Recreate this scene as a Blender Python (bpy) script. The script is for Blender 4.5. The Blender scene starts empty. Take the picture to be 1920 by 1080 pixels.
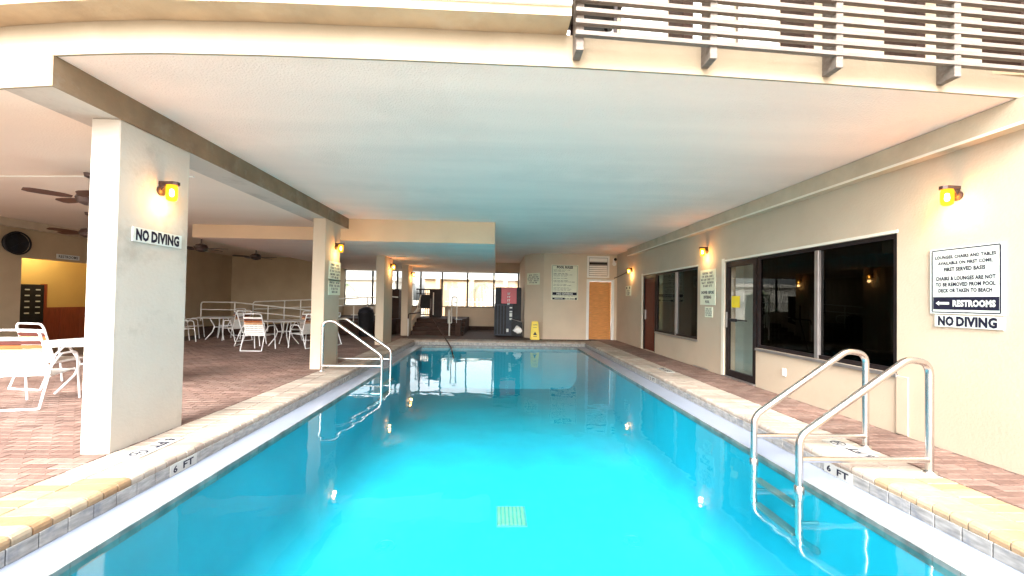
import bpy, bmesh, math, random
from math import sin, cos, pi, radians, atan2, hypot
from mathutils import Vector, Matrix
random.seed(7)
S = bpy.context.scene
COL = S.collection

# ---------------------------------------------------------------- camera
cam_d = bpy.data.cameras.new('camera'); cam = bpy.data.objects.new('camera', cam_d); COL.objects.link(cam)
yaw, pit, rol = radians(2.29), radians(1.0), radians(1.0)
F = Vector((sin(yaw)*cos(pit), cos(yaw)*cos(pit), sin(pit)))
R = Vector((cos(yaw), -sin(yaw), 0)); U = R.cross(F)
R2 = cos(rol)*R + sin(rol)*U; U2 = R2.cross(F)
M = Matrix((R2, U2, -F)).transposed().to_4x4(); M.translation = Vector((0, 0, 1.4))
cam.matrix_world = M
cam_d.sensor_width = 36; cam_d.lens = 36*750/1920; cam_d.shift_y = 0.00543
cam_d.clip_start = .05; cam_d.clip_end = 2000
S.camera = cam

# ---------------------------------------------------------------- light
EXPOSURE = 2.72
w = bpy.data.worlds.new('World'); S.world = w; w.use_nodes = True
nt = w.node_tree; nt.nodes.clear()
sky = nt.nodes.new('ShaderNodeTexSky'); sky.sky_type = 'NISHITA'; sky.sun_disc = False
sky.sun_elevation = radians(38); sky.sun_rotation = radians(190)
sky.dust_density = 5
hs = nt.nodes.new('ShaderNodeHueSaturation'); hs.inputs['Saturation'].default_value = .2
bg = nt.nodes.new('ShaderNodeBackground'); bg.inputs['Strength'].default_value = .15
ow = nt.nodes.new('ShaderNodeOutputWorld')
nt.links.new(sky.outputs[0], hs.inputs['Color']); nt.links.new(hs.outputs[0], bg.inputs['Color']); nt.links.new(bg.outputs[0], ow.inputs[0])
sl = bpy.data.lights.new('sun', 'SUN'); sl.energy = .7; sl.angle = radians(28); sl.color = (1, .95, .86)
so = bpy.data.objects.new('sun', sl); COL.objects.link(so)
sd = Vector((sin(radians(190))*cos(radians(38)), cos(radians(190))*cos(radians(38)), sin(radians(38))))   # towards the sun
so.rotation_euler = sd.to_track_quat('Z', 'Y').to_euler()
S.view_settings.view_transform = 'Standard'; S.view_settings.look = 'None'; S.view_settings.gamma = 1
S.view_settings.use_curve_mapping = False; S.view_settings.exposure = EXPOSURE
S.render.engine = 'CYCLES'
S.cycles.max_bounces = 14; S.cycles.diffuse_bounces = 10; S.cycles.transparent_max_bounces = 16
S.cycles.use_denoising = True; S.cycles.sample_clamp_indirect = 6
S.cycles.caustics_reflective = False; S.cycles.caustics_refractive = False

# ---------------------------------------------------------------- materials
def newmat(name):
    m = bpy.data.materials.new(name); m.use_nodes = True
    return m, m.node_tree, m.node_tree.nodes['Principled BSDF']

def mat(name, col, rough=.6, var=.12, scale=6., bump=0., bscale=60., metal=0., spec=.5, stain=None, sscale=1.2, coat=0., stretch=None, samt=.5):
    m, t, b = newmat(name); n = t.nodes; l = t.links
    b.inputs['Roughness'].default_value = rough; b.inputs['Metallic'].default_value = metal
    b.inputs['Specular IOR Level'].default_value = spec
    if coat: b.inputs['Coat Weight'].default_value = coat
    tc = n.new('ShaderNodeTexCoord'); geo = n.new('ShaderNodeNewGeometry'); mp = n.new('ShaderNodeMapping')
    l.new(geo.outputs['Position'], mp.inputs[0])
    if stretch: mp.inputs['Scale'].default_value = stretch
    no = n.new('ShaderNodeTexNoise'); no.inputs['Scale'].default_value = scale; no.inputs['Detail'].default_value = 6
    l.new(mp.outputs[0], no.inputs['Vector'])
    cr = n.new('ShaderNodeValToRGB'); cr.color_ramp.elements[0].position = .3; cr.color_ramp.elements[1].position = .7
    cr.color_ramp.elements[0].color = (*[c*(1-var) for c in col], 1); cr.color_ramp.elements[1].color = (*[min(1, c*(1+var)) for c in col], 1)
    l.new(no.outputs[0], cr.inputs[0]); out = cr.outputs[0]
    if stain:
        n2 = n.new('ShaderNodeTexNoise'); n2.inputs['Scale'].default_value = sscale; n2.inputs['Detail'].default_value = 8; n2.inputs['Roughness'].default_value = .65
        l.new(geo.outputs['Position'], n2.inputs['Vector'])
        r2 = n.new('ShaderNodeValToRGB'); r2.color_ramp.elements[0].position = .52; r2.color_ramp.elements[1].position = .72
        r2.color_ramp.elements[0].color = (0, 0, 0, 1); r2.color_ramp.elements[1].color = (samt, samt, samt, 1)
        l.new(n2.outputs[0], r2.inputs[0])
        mx = n.new('ShaderNodeMix'); mx.data_type = 'RGBA'; mx.inputs[7].default_value = (*stain, 1)
        l.new(r2.outputs[0], mx.inputs[0]); l.new(out, mx.inputs[6]); out = mx.outputs[2]
    l.new(out, b.inputs['Base Color'])
    if bump:
        n3 = n.new('ShaderNodeTexNoise'); n3.inputs['Scale'].default_value = bscale; n3.inputs['Detail'].default_value = 4
        l.new(geo.outputs['Position'], n3.inputs['Vector'])
        bp = n.new('ShaderNodeBump'); bp.inputs['Strength'].default_value = bump; bp.inputs['Distance'].default_value = .01
        l.new(n3.outputs[0], bp.inputs['Height']); l.new(bp.outputs[0], b.inputs['Normal'])
    return m

def brickmat(name, cols, rough=.75, bump=.4, lo=.75, hi=1.2):
    """colour picked per brick: object random on single bricks, 'tint' attribute on the joined ones"""
    m, t, b = newmat(name); n = t.nodes; l = t.links
    oi = n.new('ShaderNodeObjectInfo'); at = n.new('ShaderNodeAttribute'); at.attribute_name = 'tint'
    ad = n.new('ShaderNodeMath'); ad.operation = 'ADD'; l.new(oi.outputs['Random'], ad.inputs[0]); l.new(at.outputs['Fac'], ad.inputs[1])
    fr = n.new('ShaderNodeMath'); fr.operation = 'FRACT'; l.new(ad.outputs[0], fr.inputs[0])
    cr = n.new('ShaderNodeValToRGB'); e = cr.color_ramp.elements
    while len(e) < len(cols): e.new(.5)
    for i, c in enumerate(cols): e[i].position = i/(len(cols)-1); e[i].color = (*c, 1)
    l.new(fr.outputs[0], cr.inputs[0])
    geo = n.new('ShaderNodeNewGeometry'); no = n.new('ShaderNodeTexNoise'); no.inputs['Scale'].default_value = 22; no.inputs['Detail'].default_value = 7
    l.new(geo.outputs['Position'], no.inputs['Vector'])
    hv = n.new('ShaderNodeHueSaturation'); mr = n.new('ShaderNodeMapRange'); mr.inputs[1].default_value = .3; mr.inputs[2].default_value = .7; mr.inputs[3].default_value = lo; mr.inputs[4].default_value = hi
    l.new(no.outputs[0], mr.inputs[0]); l.new(mr.outputs[0], hv.inputs['Value']); l.new(cr.outputs[0], hv.inputs['Color'])
    n4 = n.new('ShaderNodeTexNoise'); n4.inputs['Scale'].default_value = 1.1; n4.inputs['Detail'].default_value = 5
    l.new(geo.outputs['Position'], n4.inputs['Vector'])
    m4 = n.new('ShaderNodeMapRange'); m4.inputs[1].default_value = .35; m4.inputs[2].default_value = .65; m4.inputs[3].default_value = .74; m4.inputs[4].default_value = 1.15
    h2 = n.new('ShaderNodeHueSaturation'); l.new(n4.outputs[0], m4.inputs[0]); l.new(m4.outputs[0], h2.inputs['Value']); l.new(hv.outputs[0], h2.inputs['Color'])
    l.new(h2.outputs[0], b.inputs['Base Color']); b.inputs['Roughness'].default_value = rough
    bp = n.new('ShaderNodeBump'); bp.inputs['Strength'].default_value = bump; bp.inputs['Distance'].default_value = .006
    n3 = n.new('ShaderNodeTexNoise'); n3.inputs['Scale'].default_value = 90; l.new(geo.outputs['Position'], n3.inputs['Vector'])
    l.new(n3.outputs[0], bp.inputs['Height']); l.new(bp.outputs[0], b.inputs['Normal'])
    return m

def glassmat(name, tint, bump=0., ior=1.45, bscale=1.5, rough=0., boost=1.):
    m = bpy.data.materials.new(name); m.use_nodes = True; t = m.node_tree; n = t.nodes; l = t.links; n.clear()
    o = n.new('ShaderNodeOutputMaterial'); tr = n.new('ShaderNodeBsdfTransparent'); tr.inputs[0].default_value = (*tint, 1)
    gl = n.new('ShaderNodeBsdfGlossy'); gl.inputs['Roughness'].default_value = rough
    fr = n.new('ShaderNodeFresnel'); fr.inputs[0].default_value = ior; mx = n.new('ShaderNodeMixShader')
    # the Fresnel node reads a back face as leaving the glass: keep the same curve from both sides
    geo = n.new('ShaderNodeNewGeometry'); dt = n.new('ShaderNodeMath'); dt.operation = 'MULTIPLY_ADD'
    dt.inputs[1].default_value = (1/ior - ior); dt.inputs[2].default_value = ior
    l.new(geo.outputs['Backfacing'], dt.inputs[0]); l.new(dt.outputs[0], fr.inputs[0])
    l.new(fr.outputs[0], mx.inputs[0]); l.new(tr.outputs[0], mx.inputs[1]); l.new(gl.outputs[0], mx.inputs[2]); l.new(mx.outputs[0], o.inputs[0])
    if bump:
        no = n.new('ShaderNodeTexNoise'); no.inputs['Scale'].default_value = bscale; no.inputs['Detail'].default_value = 2
        l.new(geo.outputs['Position'], no.inputs['Vector'])
        bp = n.new('ShaderNodeBump'); bp.inputs['Strength'].default_value = bump; bp.inputs['Distance'].default_value = .02
        l.new(no.outputs[0], bp.inputs['Height']); l.new(bp.outputs[0], gl.inputs['Normal']); l.new(bp.outputs[0], fr.inputs['Normal'])
    return m

def emis(name, col, strength, edge=None):
    m = bpy.data.materials.new(name); m.use_nodes = True; t = m.node_tree; n = t.nodes; n.clear()
    o = n.new('ShaderNodeOutputMaterial'); e = n.new('ShaderNodeEmission'); e.inputs[0].default_value = (*col, 1); e.inputs[1].default_value = strength
    t.links.new(e.outputs[0], o.inputs[0]); return m

def ambermat():
    m = bpy.data.materials.new('amber_lamp_glass'); m.use_nodes = True; n = m.node_tree.nodes; l = m.node_tree.links; n.clear()
    o = n.new('ShaderNodeOutputMaterial'); e = n.new('ShaderNodeEmission'); e.inputs[0].default_value = (1, .50, .03, 1); e.inputs[1].default_value = .20
    t = n.new('ShaderNodeBsdfTransparent'); t.inputs[0].default_value = (1, .58, .16, 1); a = n.new('ShaderNodeAddShader')
    l.new(e.outputs[0], a.inputs[0]); l.new(t.outputs[0], a.inputs[1]); l.new(a.outputs[0], o.inputs[0]); return m
MT = dict(
 stucco=mat('cream_stucco', (.52, .42, .315), .85, .05, 1.2, .22, 40, stain=(.46, .36, .265), sscale=1.1, samt=.6),
 stucco_far=mat('tan_stucco', (.64, .52, .39), .85, .05, 1.5, .3, 45),
 soffit=mat('ceiling_texture', (.88, .70, .61), .9, .055, .9, .9, 55, stretch=(.3, 2.2, 1), stain=(.76, .60, .515), sscale=.8),
 softside=mat('ceiling_side_texture', (.80, .70, .60), .9, .03, .8, .4, 60, stretch=(.4, 2, 1)),
 column=mat('painted_column', (.50, .455, .40), .8, .05, 2, .35, 30, stain=(.33, .29, .245), sscale=2.2, samt=.8),
 beamdark=mat('brown_beam_paint', (.22, .145, .085), .8, .2, 4, .3, 40, stain=(.34, .30, .24), sscale=3),
 beamtan=mat('tan_beam_paint', (.50, .41, .30), .8, .12, 4, .3, 40, stain=(.48, .42, .33), sscale=2.5),
 peach=mat('peach_paint', (.66, .49, .33), .8, .05, 2, .2, 40),
 fascia=mat('fascia_paint', (.28, .225, .155), .8, .07, 2, .3, 30, stain=(.36, .30, .22), sscale=1.1),
 drip=mat('balcony_underside_paint', (.44, .32, .20), .8, .15, 3, .3, 30, stain=(.55, .47, .36), sscale=1.8),
 white=mat('white_paint', (.80, .79, .76), .5, .03, 4),
 trim=mat('cream_trim_paint', (.76, .71, .60), .6, .05, 4),
 chairwhite=mat('white_powder_coat', (.80, .80, .80), .35, .03, 8),
 strapwhite=mat('white_vinyl_strap', (.82, .81, .78), .45, .04, 8),
 strapbrown=mat('brown_vinyl_strap', (.09, .025, .02), .4, .1, 8),
 straprust=mat('rust_vinyl_strap', (.36, .11, .035), .4, .1, 8),
 straptan=mat('tan_vinyl_strap', (.62, .36, .20), .4, .1, 8),
 tabletop=mat('frosted_table_top', (.74, .74, .73), .25, .04, 8),
 steel=mat('brushed_stainless', (.64, .61, .59), .24, .05, 20, metal=1.),
 rail=mat('white_rail_paint', (.78, .76, .71), .4, .05, 6),
 bronze=mat('bronze_metal', (.06, .035, .03), .4, .2, 10, metal=.4),
 frame=mat('dark_anodised_frame', (.022, .016, .016), .4, .2, 10, metal=.2, spec=.12),
 silver=mat('grey_aluminium', (.33, .30, .29), .35, .1, 8, metal=.7),
 wood=mat('trellis_wood', (.135, .11, .092), .75, .2, 5, .4, 60, stretch=(1, 8, 8)),
 orange=mat('orange_pine', (.60, .25, .06), .45, .22, 5, .2, 30, stretch=(1, 8, 9)),
 redwood=mat('dark_red_wood', (.11, .022, .012), .35, .3, 6, spec=.12, stretch=(8, 8, 1)),
 black=mat('black_plastic', (.02, .02, .022), .4, .2, 8, spec=.12),
 darkgrey=mat('dark_grey_panel', (.018, .02, .027), .4, .15, 8, spec=.12),
 panelgrey=mat('slate_panel', (.045, .05, .066), .4, .1, 8, spec=.12),
 red=mat('red_panel', (.50, .03, .05), .35, .08, 4),
 yellow=mat('yellow_plastic', (.80, .58, .02), .4, .05, 6),
 signwhite=mat('sign_white', (.60, .64, .61), .4, .02, 5),
 signcream=mat('sign_cream', (.74, .76, .60), .45, .03, 5),
 ink=mat('sign_ink', (.015, .015, .03), .5, .1, 10, spec=.12),
 mortar=mat('mortar', (.09, .06, .048), .9, .2, 10),
 grout=mat('pale_grout', (.33, .27, .21), .9, .15, 12),
 tile=mat('grey_marbled_tile', (.27, .265, .25), .3, .35, 9, .15, 40, stain=(.10, .12, .16), sscale=7, stretch=(2, 1, 4), samt=.8),
 tilegrout=mat('tile_grout', (.12, .12, .12), .9, .2, 10),
 lip=mat('lip_tile', (.14, .155, .15), .3, .5, 6, stretch=(1, 1, 1)),
 depthtile=mat('depth_tile', (.42, .42, .39), .35, .05, 9),
 gutter=mat('gutter_plaster', (.235, .27, .345), .25, .04, 2),
 basin=mat('pool_plaster', (.015, .345, .45), .6, .10, 1.3),
 gratedark=mat('drain_recess', (.10, .24, .22), .6, .1, 9),
 grate=mat('drain_grate', (.24, .36, .20), .6, .1, 9),
 brown=mat('brown_steps', (.055, .032, .025), .7, .2, 5, spec=.12),
 darkwall=mat('olive_tan_wall', (.46, .355, .23), .85, .06, 2, .3, 45),
 yellowwall=mat('mustard_wall', (.56, .40, .14), .8, .05, 1, .2, 45),
 wains=mat('red_wainscot', (.22, .045, .022), .45, .2, 5, stretch=(8, 8, 1)),
 fanwood=mat('fan_blade_wood', (.08, .028, .013), .4, .2, 5),
 bouncepave=mat('pale_bounce_concrete', (.58, .53, .46), .9, .1, 2),
 sand=mat('ground_sand', (.36, .32, .26), .95, .15, .5),
 outwall=mat('far_building_paint', (.30, .21, .125), .85, .05, 1),
 outwhite=mat('far_white_paint', (.42, .39, .35), .85, .05, 1),
 leaf=mat('palm_leaf', (.14, .18, .09), .6, .3, 5),
 trunk=mat('palm_trunk', (.25, .19, .13), .9, .3, 12),
 purple=mat('purple_canvas', (.10, .04, .16), .7, .2, 5),
 blind=mat('dark_green_blind', (.16, .22, .13), .8, .2, 5),
 room=mat('dark_room', (.03, .03, .028), .9, .2, 2),
 partition=mat('pale_partition', (.70, .76, .72), .6, .03, 2),
 deckbrick=brickmat('deck_brick', [(.155, .09, .07), (.195, .12, .095), (.13, .072, .056), (.225, .148, .12), (.172, .104, .082)]),
 copingpale=brickmat('pale_coping_brick', [(.34, .29, .235), (.40, .345, .285), (.28, .215, .175), (.375, .32, .27), (.31, .25, .205)], lo=.9, hi=1.08),
 copingorange=brickmat('orange_coping_brick', [(.34, .26, .165), (.33, .21, .11), (.36, .29, .20), (.30, .18, .09), (.36, .27, .165), (.34, .23, .13)], lo=.85, hi=1.1),
 water=glassmat('pool_water', (.60, .97, 1.0), .19, 1.33, 2.4),
 glass=glassmat('clear_glass', (.93, .95, .94)),
 darkglass=glassmat('dark_tinted_glass', (.16, .18, .15), ior=1.32),
 amber=ambermat(), lampcore=emis('lamp_core', (1, .80, .40), 10),
)

# ---------------------------------------------------------------- mesh helpers
ORG = {}
class MB:
    def __init__(s): s.v = []; s.f = []; s.t = []
    def poly(s, pts): 
        i = len(s.v); s.v += [Vector(p) for p in pts]; s.f.append(list(range(i, i+len(pts))))
        return s
    def add(s, vs, fs):
        i = len(s.v); s.v += [Vector(v) for v in vs]; s.f += [[a+i for a in f] for f in fs]; return s
    def box(s, x0, x1, y0, y1, z0, z1, b=0.):
        if x0 > x1: x0, x1 = x1, x0
        if y0 > y1: y0, y1 = y1, y0
        if z0 > z1: z0, z1 = z1, z0
        b = min(b, (x1-x0)/2.2, (y1-y0)/2.2, (z1-z0)/2.2)
        if b <= 0:
            vs = [(x, y, z) for z in (z0, z1) for y in (y0, y1) for x in (x0, x1)]
            return s.add(vs, [[0, 2, 3, 1], [4, 5, 7, 6], [0, 1, 5, 4], [2, 6, 7, 3], [0, 4, 6, 2], [1, 3, 7, 5]])
        bm = bmesh.new(); bmesh.ops.create_cube(bm, size=1, matrix=Matrix.Translation(((x0+x1)/2, (y0+y1)/2, (z0+z1)/2)) @ Matrix.Diagonal((x1-x0, y1-y0, z1-z0, 1)))
        bmesh.ops.bevel(bm, geom=bm.edges[:], offset=b, segments=1, affect='EDGES', profile=.5)
        bm.verts.index_update(); s.add([v.co.copy() for v in bm.verts], [[v.index for v in f.verts] for f in bm.faces]); bm.free(); return s
    def prism(s, pts, d):           # polygon pts (3D) extruded along vector d
        n = len(pts); d = Vector(d); a = [Vector(p) for p in pts]
        return s.add(a+[p+d for p in a], [list(range(n))[::-1], list(range(n, 2*n))]+[[i, (i+1) % n, n+(i+1) % n, n+i] for i in range(n)])
    def tube(s, pts, r, n=8, closed=False):
        pts = [Vector(p) for p in pts]; m = len(pts); rr = r if isinstance(r, (list, tuple)) else [r]*m
        tan = []
        for i in range(m):
            a = pts[i-1] if (i > 0 or closed) else pts[i]; b = pts[(i+1) % m] if (i < m-1 or closed) else pts[i]
            tan.append((b-a).normalized())
        up = Vector((0, 0, 1)) if abs(tan[0].z) < .9 else Vector((1, 0, 0))
        nrm = tan[0].cross(up).normalized(); vs = []
        for i in range(m):
            nrm = (nrm - tan[i]*nrm.dot(tan[i])).normalized(); bn = tan[i].cross(nrm)
            for k in range(n):
                a = 2*pi*k/n; vs.append(pts[i]+rr[i]*(cos(a)*nrm+sin(a)*bn))
        fs = [[i*n+k, i*n+(k+1) % n, (i+1)*n+(k+1) % n, (i+1)*n+k] for i in range(m-1) for k in range(n)]
        if closed: fs += [[(m-1)*n+k, (m-1)*n+(k+1) % n, (k+1) % n, k] for k in range(n)]
        else: fs += [list(range(n))[::-1], [(m-1)*n+k for k in range(n)]]
        return s.add(vs, fs)
    def lathe(s, prof, c, n=20, axis='Z'):
        vs = []; c = Vector(c)
        for r, h in prof:
            for k in range(n):
                a = 2*pi*k/n; p = (r*cos(a), r*sin(a), h)
                if axis == 'X': p = (p[2], p[0], p[1])
                if axis == 'Y': p = (p[0], p[2], p[1])
                vs.append(c+Vector(p))
        m = len(prof)
        fs = [[i*n+k, i*n+(k+1) % n, (i+1)*n+(k+1) % n, (i+1)*n+k] for i in range(m-1) for k in range(n)]
        fs += [list(range(n))[::-1], [(m-1)*n+k for k in range(n)]]
        return s.add(vs, fs)
    def build(s, name, m, parent=None, loc=None, smooth=False, kind=None):
        me = bpy.data.meshes.new(name); base = ORG.get(parent, Vector((0, 0, 0))) if parent else Vector((0, 0, 0))
        if loc is None and parent is None:
            xs = [v.x for v in s.v]; ys = [v.y for v in s.v]; zs = [v.z for v in s.v]
            loc = Vector(((min(xs)+max(xs))/2, (min(ys)+max(ys))/2, min(zs)))
        off = Vector(loc) if loc is not None else base
        me.from_pydata([v-off for v in s.v], [], s.f)
        if s.t:
            at = me.attributes.new('tint', 'FLOAT', 'FACE'); at.data.foreach_set('value', s.t)
        me.materials.append(MT[m] if isinstance(m, str) else m)
        bm = bmesh.new(); bm.from_mesh(me); bmesh.ops.recalc_face_normals(bm, faces=bm.faces[:]) if not s.t and len(s.f) < 20000 else None; bm.to_mesh(me); bm.free()
        if smooth:
            me.polygons.foreach_set('use_smooth', [True]*len(me.polygons)); me.set_sharp_from_angle(angle=radians(40))
        o = bpy.data.objects.new(name, me); COL.objects.link(o)
        ORG[o] = off
        if parent: o.parent = parent; o.location = off-base
        else: o.location = off
        if kind: o['kind'] = kind
        return o

def tag(o, label=None, cat=None, group=None, kind=None):
    if label: o['label'] = label
    if cat: o['category'] = cat
    if group: o['group'] = group
    if kind: o['kind'] = kind
    return o
def thing(name, label, cat, loc=(0, 0, 0), group=None, kind=None):
    o = bpy.data.objects.new(name, None); COL.objects.link(o); o.location = loc; o.empty_display_size = .1; ORG[o] = Vector(loc)
    return tag(o, label, cat, group, kind)
def B(*a, b=0.): return MB().box(*a, b=b)
def copytree(o, parent=None):
    c = o.copy(); COL.objects.link(c)
    if parent: c.parent = parent
    for ch in list(o.children): copytree(ch, c)
    return c
def arc(c, a, b, r, n=5):
    """points rounding corner c between points a and b with radius r"""
    c, a, b = Vector(c), Vector(a), Vector(b); u = (a-c).normalized(); v = (b-c).normalized()
    th = math.acos(max(-1, min(1, u.dot(v)))); d = min(r/math.tan(th/2), (a-c).length*.49, (b-c).length*.49)
    p0, p1 = c+u*d, c+v*d; out = []
    for i in range(n+1):
        t = i/n; out.append(p0*(1-t)**2 + c*2*t*(1-t) + p1*t*t)
    return out
def rpath(pts, r):
    out = [Vector(pts[0])]
    for i in range(1, len(pts)-1): out += arc(pts[i], pts[i-1], pts[i+1], r)
    return out+[Vector(pts[-1])]

# lettering
_tc = {}
def glyphs(txt, bold=.055):
    k = (txt, bold)
    if k not in _tc:
        cu = bpy.data.curves.new('t', 'FONT'); cu.body = txt; cu.offset = bold; cu.resolution_u = 2; cu.size = 1; cu.space_character = 1.06
        o = bpy.data.objects.new('t', cu); COL.objects.link(o); dg = bpy.context.evaluated_depsgraph_get()
        me = bpy.data.meshes.new_from_object(o.evaluated_get(dg))
        vs = [(v.co.x, v.co.y) for v in me.vertices]; fs = [list(p.vertices) for p in me.polygons]
        bpy.data.objects.remove(o); bpy.data.meshes.remove(me); bpy.data.curves.remove(cu)
        x0 = min(v[0] for v in vs); x1 = max(v[0] for v in vs); y0 = min(v[1] for v in vs); y1 = max(v[1] for v in vs)
        _tc[k] = ([((x-x0)/(x1-x0)-.5, (y-y0)/(y1-y0)-.5) for x, y in vs], fs)
    return _tc[k]
class Face:
    """a flat print surface: origin at its centre, e1 reading direction, e2 up"""
    def __init__(s, c, e1, e2): s.c = Vector(c); s.e1 = Vector(e1); s.e2 = Vector(e2); s.n = s.e1.cross(s.e2)
    def p(s, a, b, h=0): return s.c+s.e1*a+s.e2*b+s.n*h
    def rect(s, mb, cx, cy, w, h, z0=0, z1=.004):
        q = [s.p(cx+i*w/2, cy+j*h/2, z0) for i, j in ((-1, -1), (1, -1), (1, 1), (-1, 1))]
        return mb.prism(q, s.n*(z1-z0))
    def text(s, mb, txt, cx, cy, w, h, z=.0, bold=.055):
        v, f = glyphs(txt, bold); return mb.add([s.p(cx+a*w, cy+b*h, z) for a, b in v], f)
    def scrawl(s, mb, cx, cy, w, h, z, words=4, seed=0):
        """print too small to read in the photograph: word-shaped rows of short strokes"""
        rnd = random.Random(seed); ws = [rnd.uniform(.6, 1.5) for _ in range(words)]; tot = sum(ws)+.25*(words-1); x = cx-w/2
        for q in ws:
            L = w*q/tot; k = max(2, int(L/h/.62))
            for i in range(k):
                cw = L/k; a = x+cw*(i+.5); t = rnd.random()
                s.rect(mb, a-cw*.28, cy, cw*.24, h, z, z+.0006)
                if t < .75: s.rect(mb, a+cw*.04, cy+(h*.40 if t < .5 else 0), cw*.40, h*.2, z, z+.0006)
                if t > .3: s.rect(mb, a+cw*.20, cy-(h*.2 if t < .6 else 0), cw*.2, h*(.6 if t < .6 else 1), z, z+.0006)
                if t > .5: s.rect(mb, a+cw*.04, cy-h*.4, cw*.40, h*.2, z, z+.0006)
            x += L+w*.25/tot
FR = lambda y, z, x=4.498: Face((x, y, z), (0, -1, 0), (0, 0, 1))      # on the right wall, read facing +X
FL = lambda y, z, x=-3.352: Face((x, y, z), (0, 1, 0), (0, 0, 1))      # on the columns' pool side
FB = lambda x, z, y: Face((x, y, z), (1, 0, 0), (0, 0, 1))             # on far walls

CEIL = 3.18
XL, XR = -2.73, 3.11          # pool side of the coping
XLo, XRo = -3.33, 3.72        # deck side of the coping
LL, LR = -2.40, 2.74          # gutter lips
YN, YF = .9, 13.6             # near and far coping faces
WATER = -.172
WX = 4.5

# ---------------------------------------------------------------- ground, decks
g = MB(); BIG = 400
for x0, x1, y0, y1 in ((-BIG, BIG, -BIG, -8), (-BIG, BIG, 19.2, BIG), (-BIG, -12.6, -8, 19.2), (9, BIG, -8, 19.2)):
    g.poly([(x0, y0, -.06), (x1, y0, -.06), (x1, y1, -.06), (x0, y1, -.06)])
tag(g.build('ground', 'sand', loc=(0, 0, -.06)), kind='structure')
deck = thing('pool_deck', None, None, (0, 7, -.06), kind='structure')
dm = MB()
for x0, x1, y0, y1 in ((-12.6, XLo, -8, 19.2), (XRo, 9, -8, 19.2), (XLo, XRo, 14.2, 19.2), (XLo, XRo, -8, .3)):
    dm.box(x0, x1, y0, y1, -.30, -.010)
dm.build('mortar_bed', 'mortar', deck, kind='structure')

def pick(cands, limit=300):
    """cands: list of (x, y, ...) : the ones that show largest are nearest the camera"""
    return sorted(range(len(cands)), key=lambda i: cands[i][1]**2+.15*cands[i][0]**2)[:limit]

# deck bricks: running bond, long side across
L_, W_, G_ = .200, .100, .006
def brick_shape(l, w, h, c=.004):
    x, y = l/2, w/2
    vs = [(-x, -y, -h), (x, -y, -h), (x, y, -h), (-x, y, -h), (-x, -y, -c), (x, -y, -c), (x, y, -c), (-x, y, -c), (-x+c, -y+c, 0), (x-c, -y+c, 0), (x-c, y-c, 0), (-x+c, y-c, 0)]
    fs = [[8, 9, 10, 11]] + [[i, (i+1) % 4, 4+(i+1) % 4, 4+i] for i in range(4)] + [[4+i, 4+(i+1) % 4, 8+(i+1) % 4, 8+i] for i in range(4)]
    return vs, fs
bv, bf = brick_shape(L_-G_, W_-G_, .03)
cands = []
row = 0; y = .35
while y < 15.2:
    off = (row % 2)*L_/2
    for x0, x1 in ((XLo-.02-6.0, XLo-.02), (XRo+.02, 4.48)):
        x = x0+off*(-1 if x0 < 0 else 1)
        while x < x1:
            cx0 = x; cx1 = min(x+L_, x1)
            if cx1-cx0 > .06: cands.append(((cx0+cx1)/2, y+W_/2, cx1-cx0))
            x += L_
        if off and x0 > 0: cands.append((x0+off/2, y+W_/2, off))
    y += W_; row += 1
# in view (left edge of the picture and right) and full size
view = [i for i, c in enumerate(cands) if abs(c[2]-L_) < .001 and c[1] > 2.35 and (-1.30*c[1]-.1 < c[0] < 1.30*c[1]+.1)]
pk = [view[j] for j in pick([cands[i] for i in view], 300)]; pks = set(pk)
bme = bpy.data.meshes.new('brick'); bme.from_pydata(bv, [], bf); bme.materials.append(MT['deckbrick'])
for i in pk:
    c = cands[i]; o = bpy.data.objects.new('brick', bme); COL.objects.link(o); o.parent = deck
    o.location = (c[0], c[1]-7, .06+random.uniform(-.0015, .0015)); o.rotation_euler = (0, 0, random.uniform(-.008, .008))
mb = MB()
for i, c in enumerate(cands):
    if i in pks: continue
    sx = c[2]/L_; dz = random.uniform(-.0015, .0015); n0 = len(mb.f)
    mb.add([(vx*sx+c[0], vy+c[1], vz+dz) for vx, vy, vz in bv], bf); mb.t += [random.random()]*(len(mb.f)-n0)
mb.build('brick_field', 'deckbrick', deck, kind='stuff')

struct_near = MB().box(-12.6, XLo-.0, -8, .33, -.009, -.001).box(XRo, 9, -8, .33, -.009, -.001).box(XLo, XRo, -8, .28, -.009, -.001).build('bounce_pavement', 'bouncepave', kind='structure')  # unseen pale sheet behind the camera, added to bounce light onto the ceiling
# coping: two rows of header bricks, the inner one bullnosed
coping = thing('pool_coping', None, None, (0, 7, 0), kind='structure')
PW = .108
def nose_shape(l, w, h=.05, g=.011):
    # local: x from 0 (pool face) to l (deck side), y across
    y0, y1 = -w/2+g/2, w/2-g/2; prof = [(l, -h), (l, .004), (.045, .014), (.022, .009), (.006, -.004), (0, -.022), (.004, -h)]
    n = len(prof); vs = [(x, y0, z) for x, z in prof]+[(x, y1, z) for x, z in prof]
    fs = [list(range(n))[::-1], list(range(n, 2*n))]+[[i, (i+1) % n, n+(i+1) % n, n+i] for i in range(n)]
    return vs, fs
def flat_shape(l, w, h=.04, g=.011):
    vs, fs = brick_shape(l-g, w-g, h); return [(x+l/2, y, z+.005) for x, y, z in vs], fs
inner = nose_shape(.33, PW); outer = flat_shape(.27, PW)
cop = []   # (pos, angle, kind, length scale)
yy = YN
while yy < 14.19:
    c = yy+PW/2
    for side in (-1, 1):
        ang = 0 if side > 0 else pi; xi = XR if side > 0 else XL
        cl = 'o' if c < 3.2 else 'p'
        if c < YF: cop.append((xi, c, ang, 'i', cl))
        cop.append((xi+side*.335, c, ang, 'f', cl))
    yy += PW
xx = XL-.27
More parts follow.
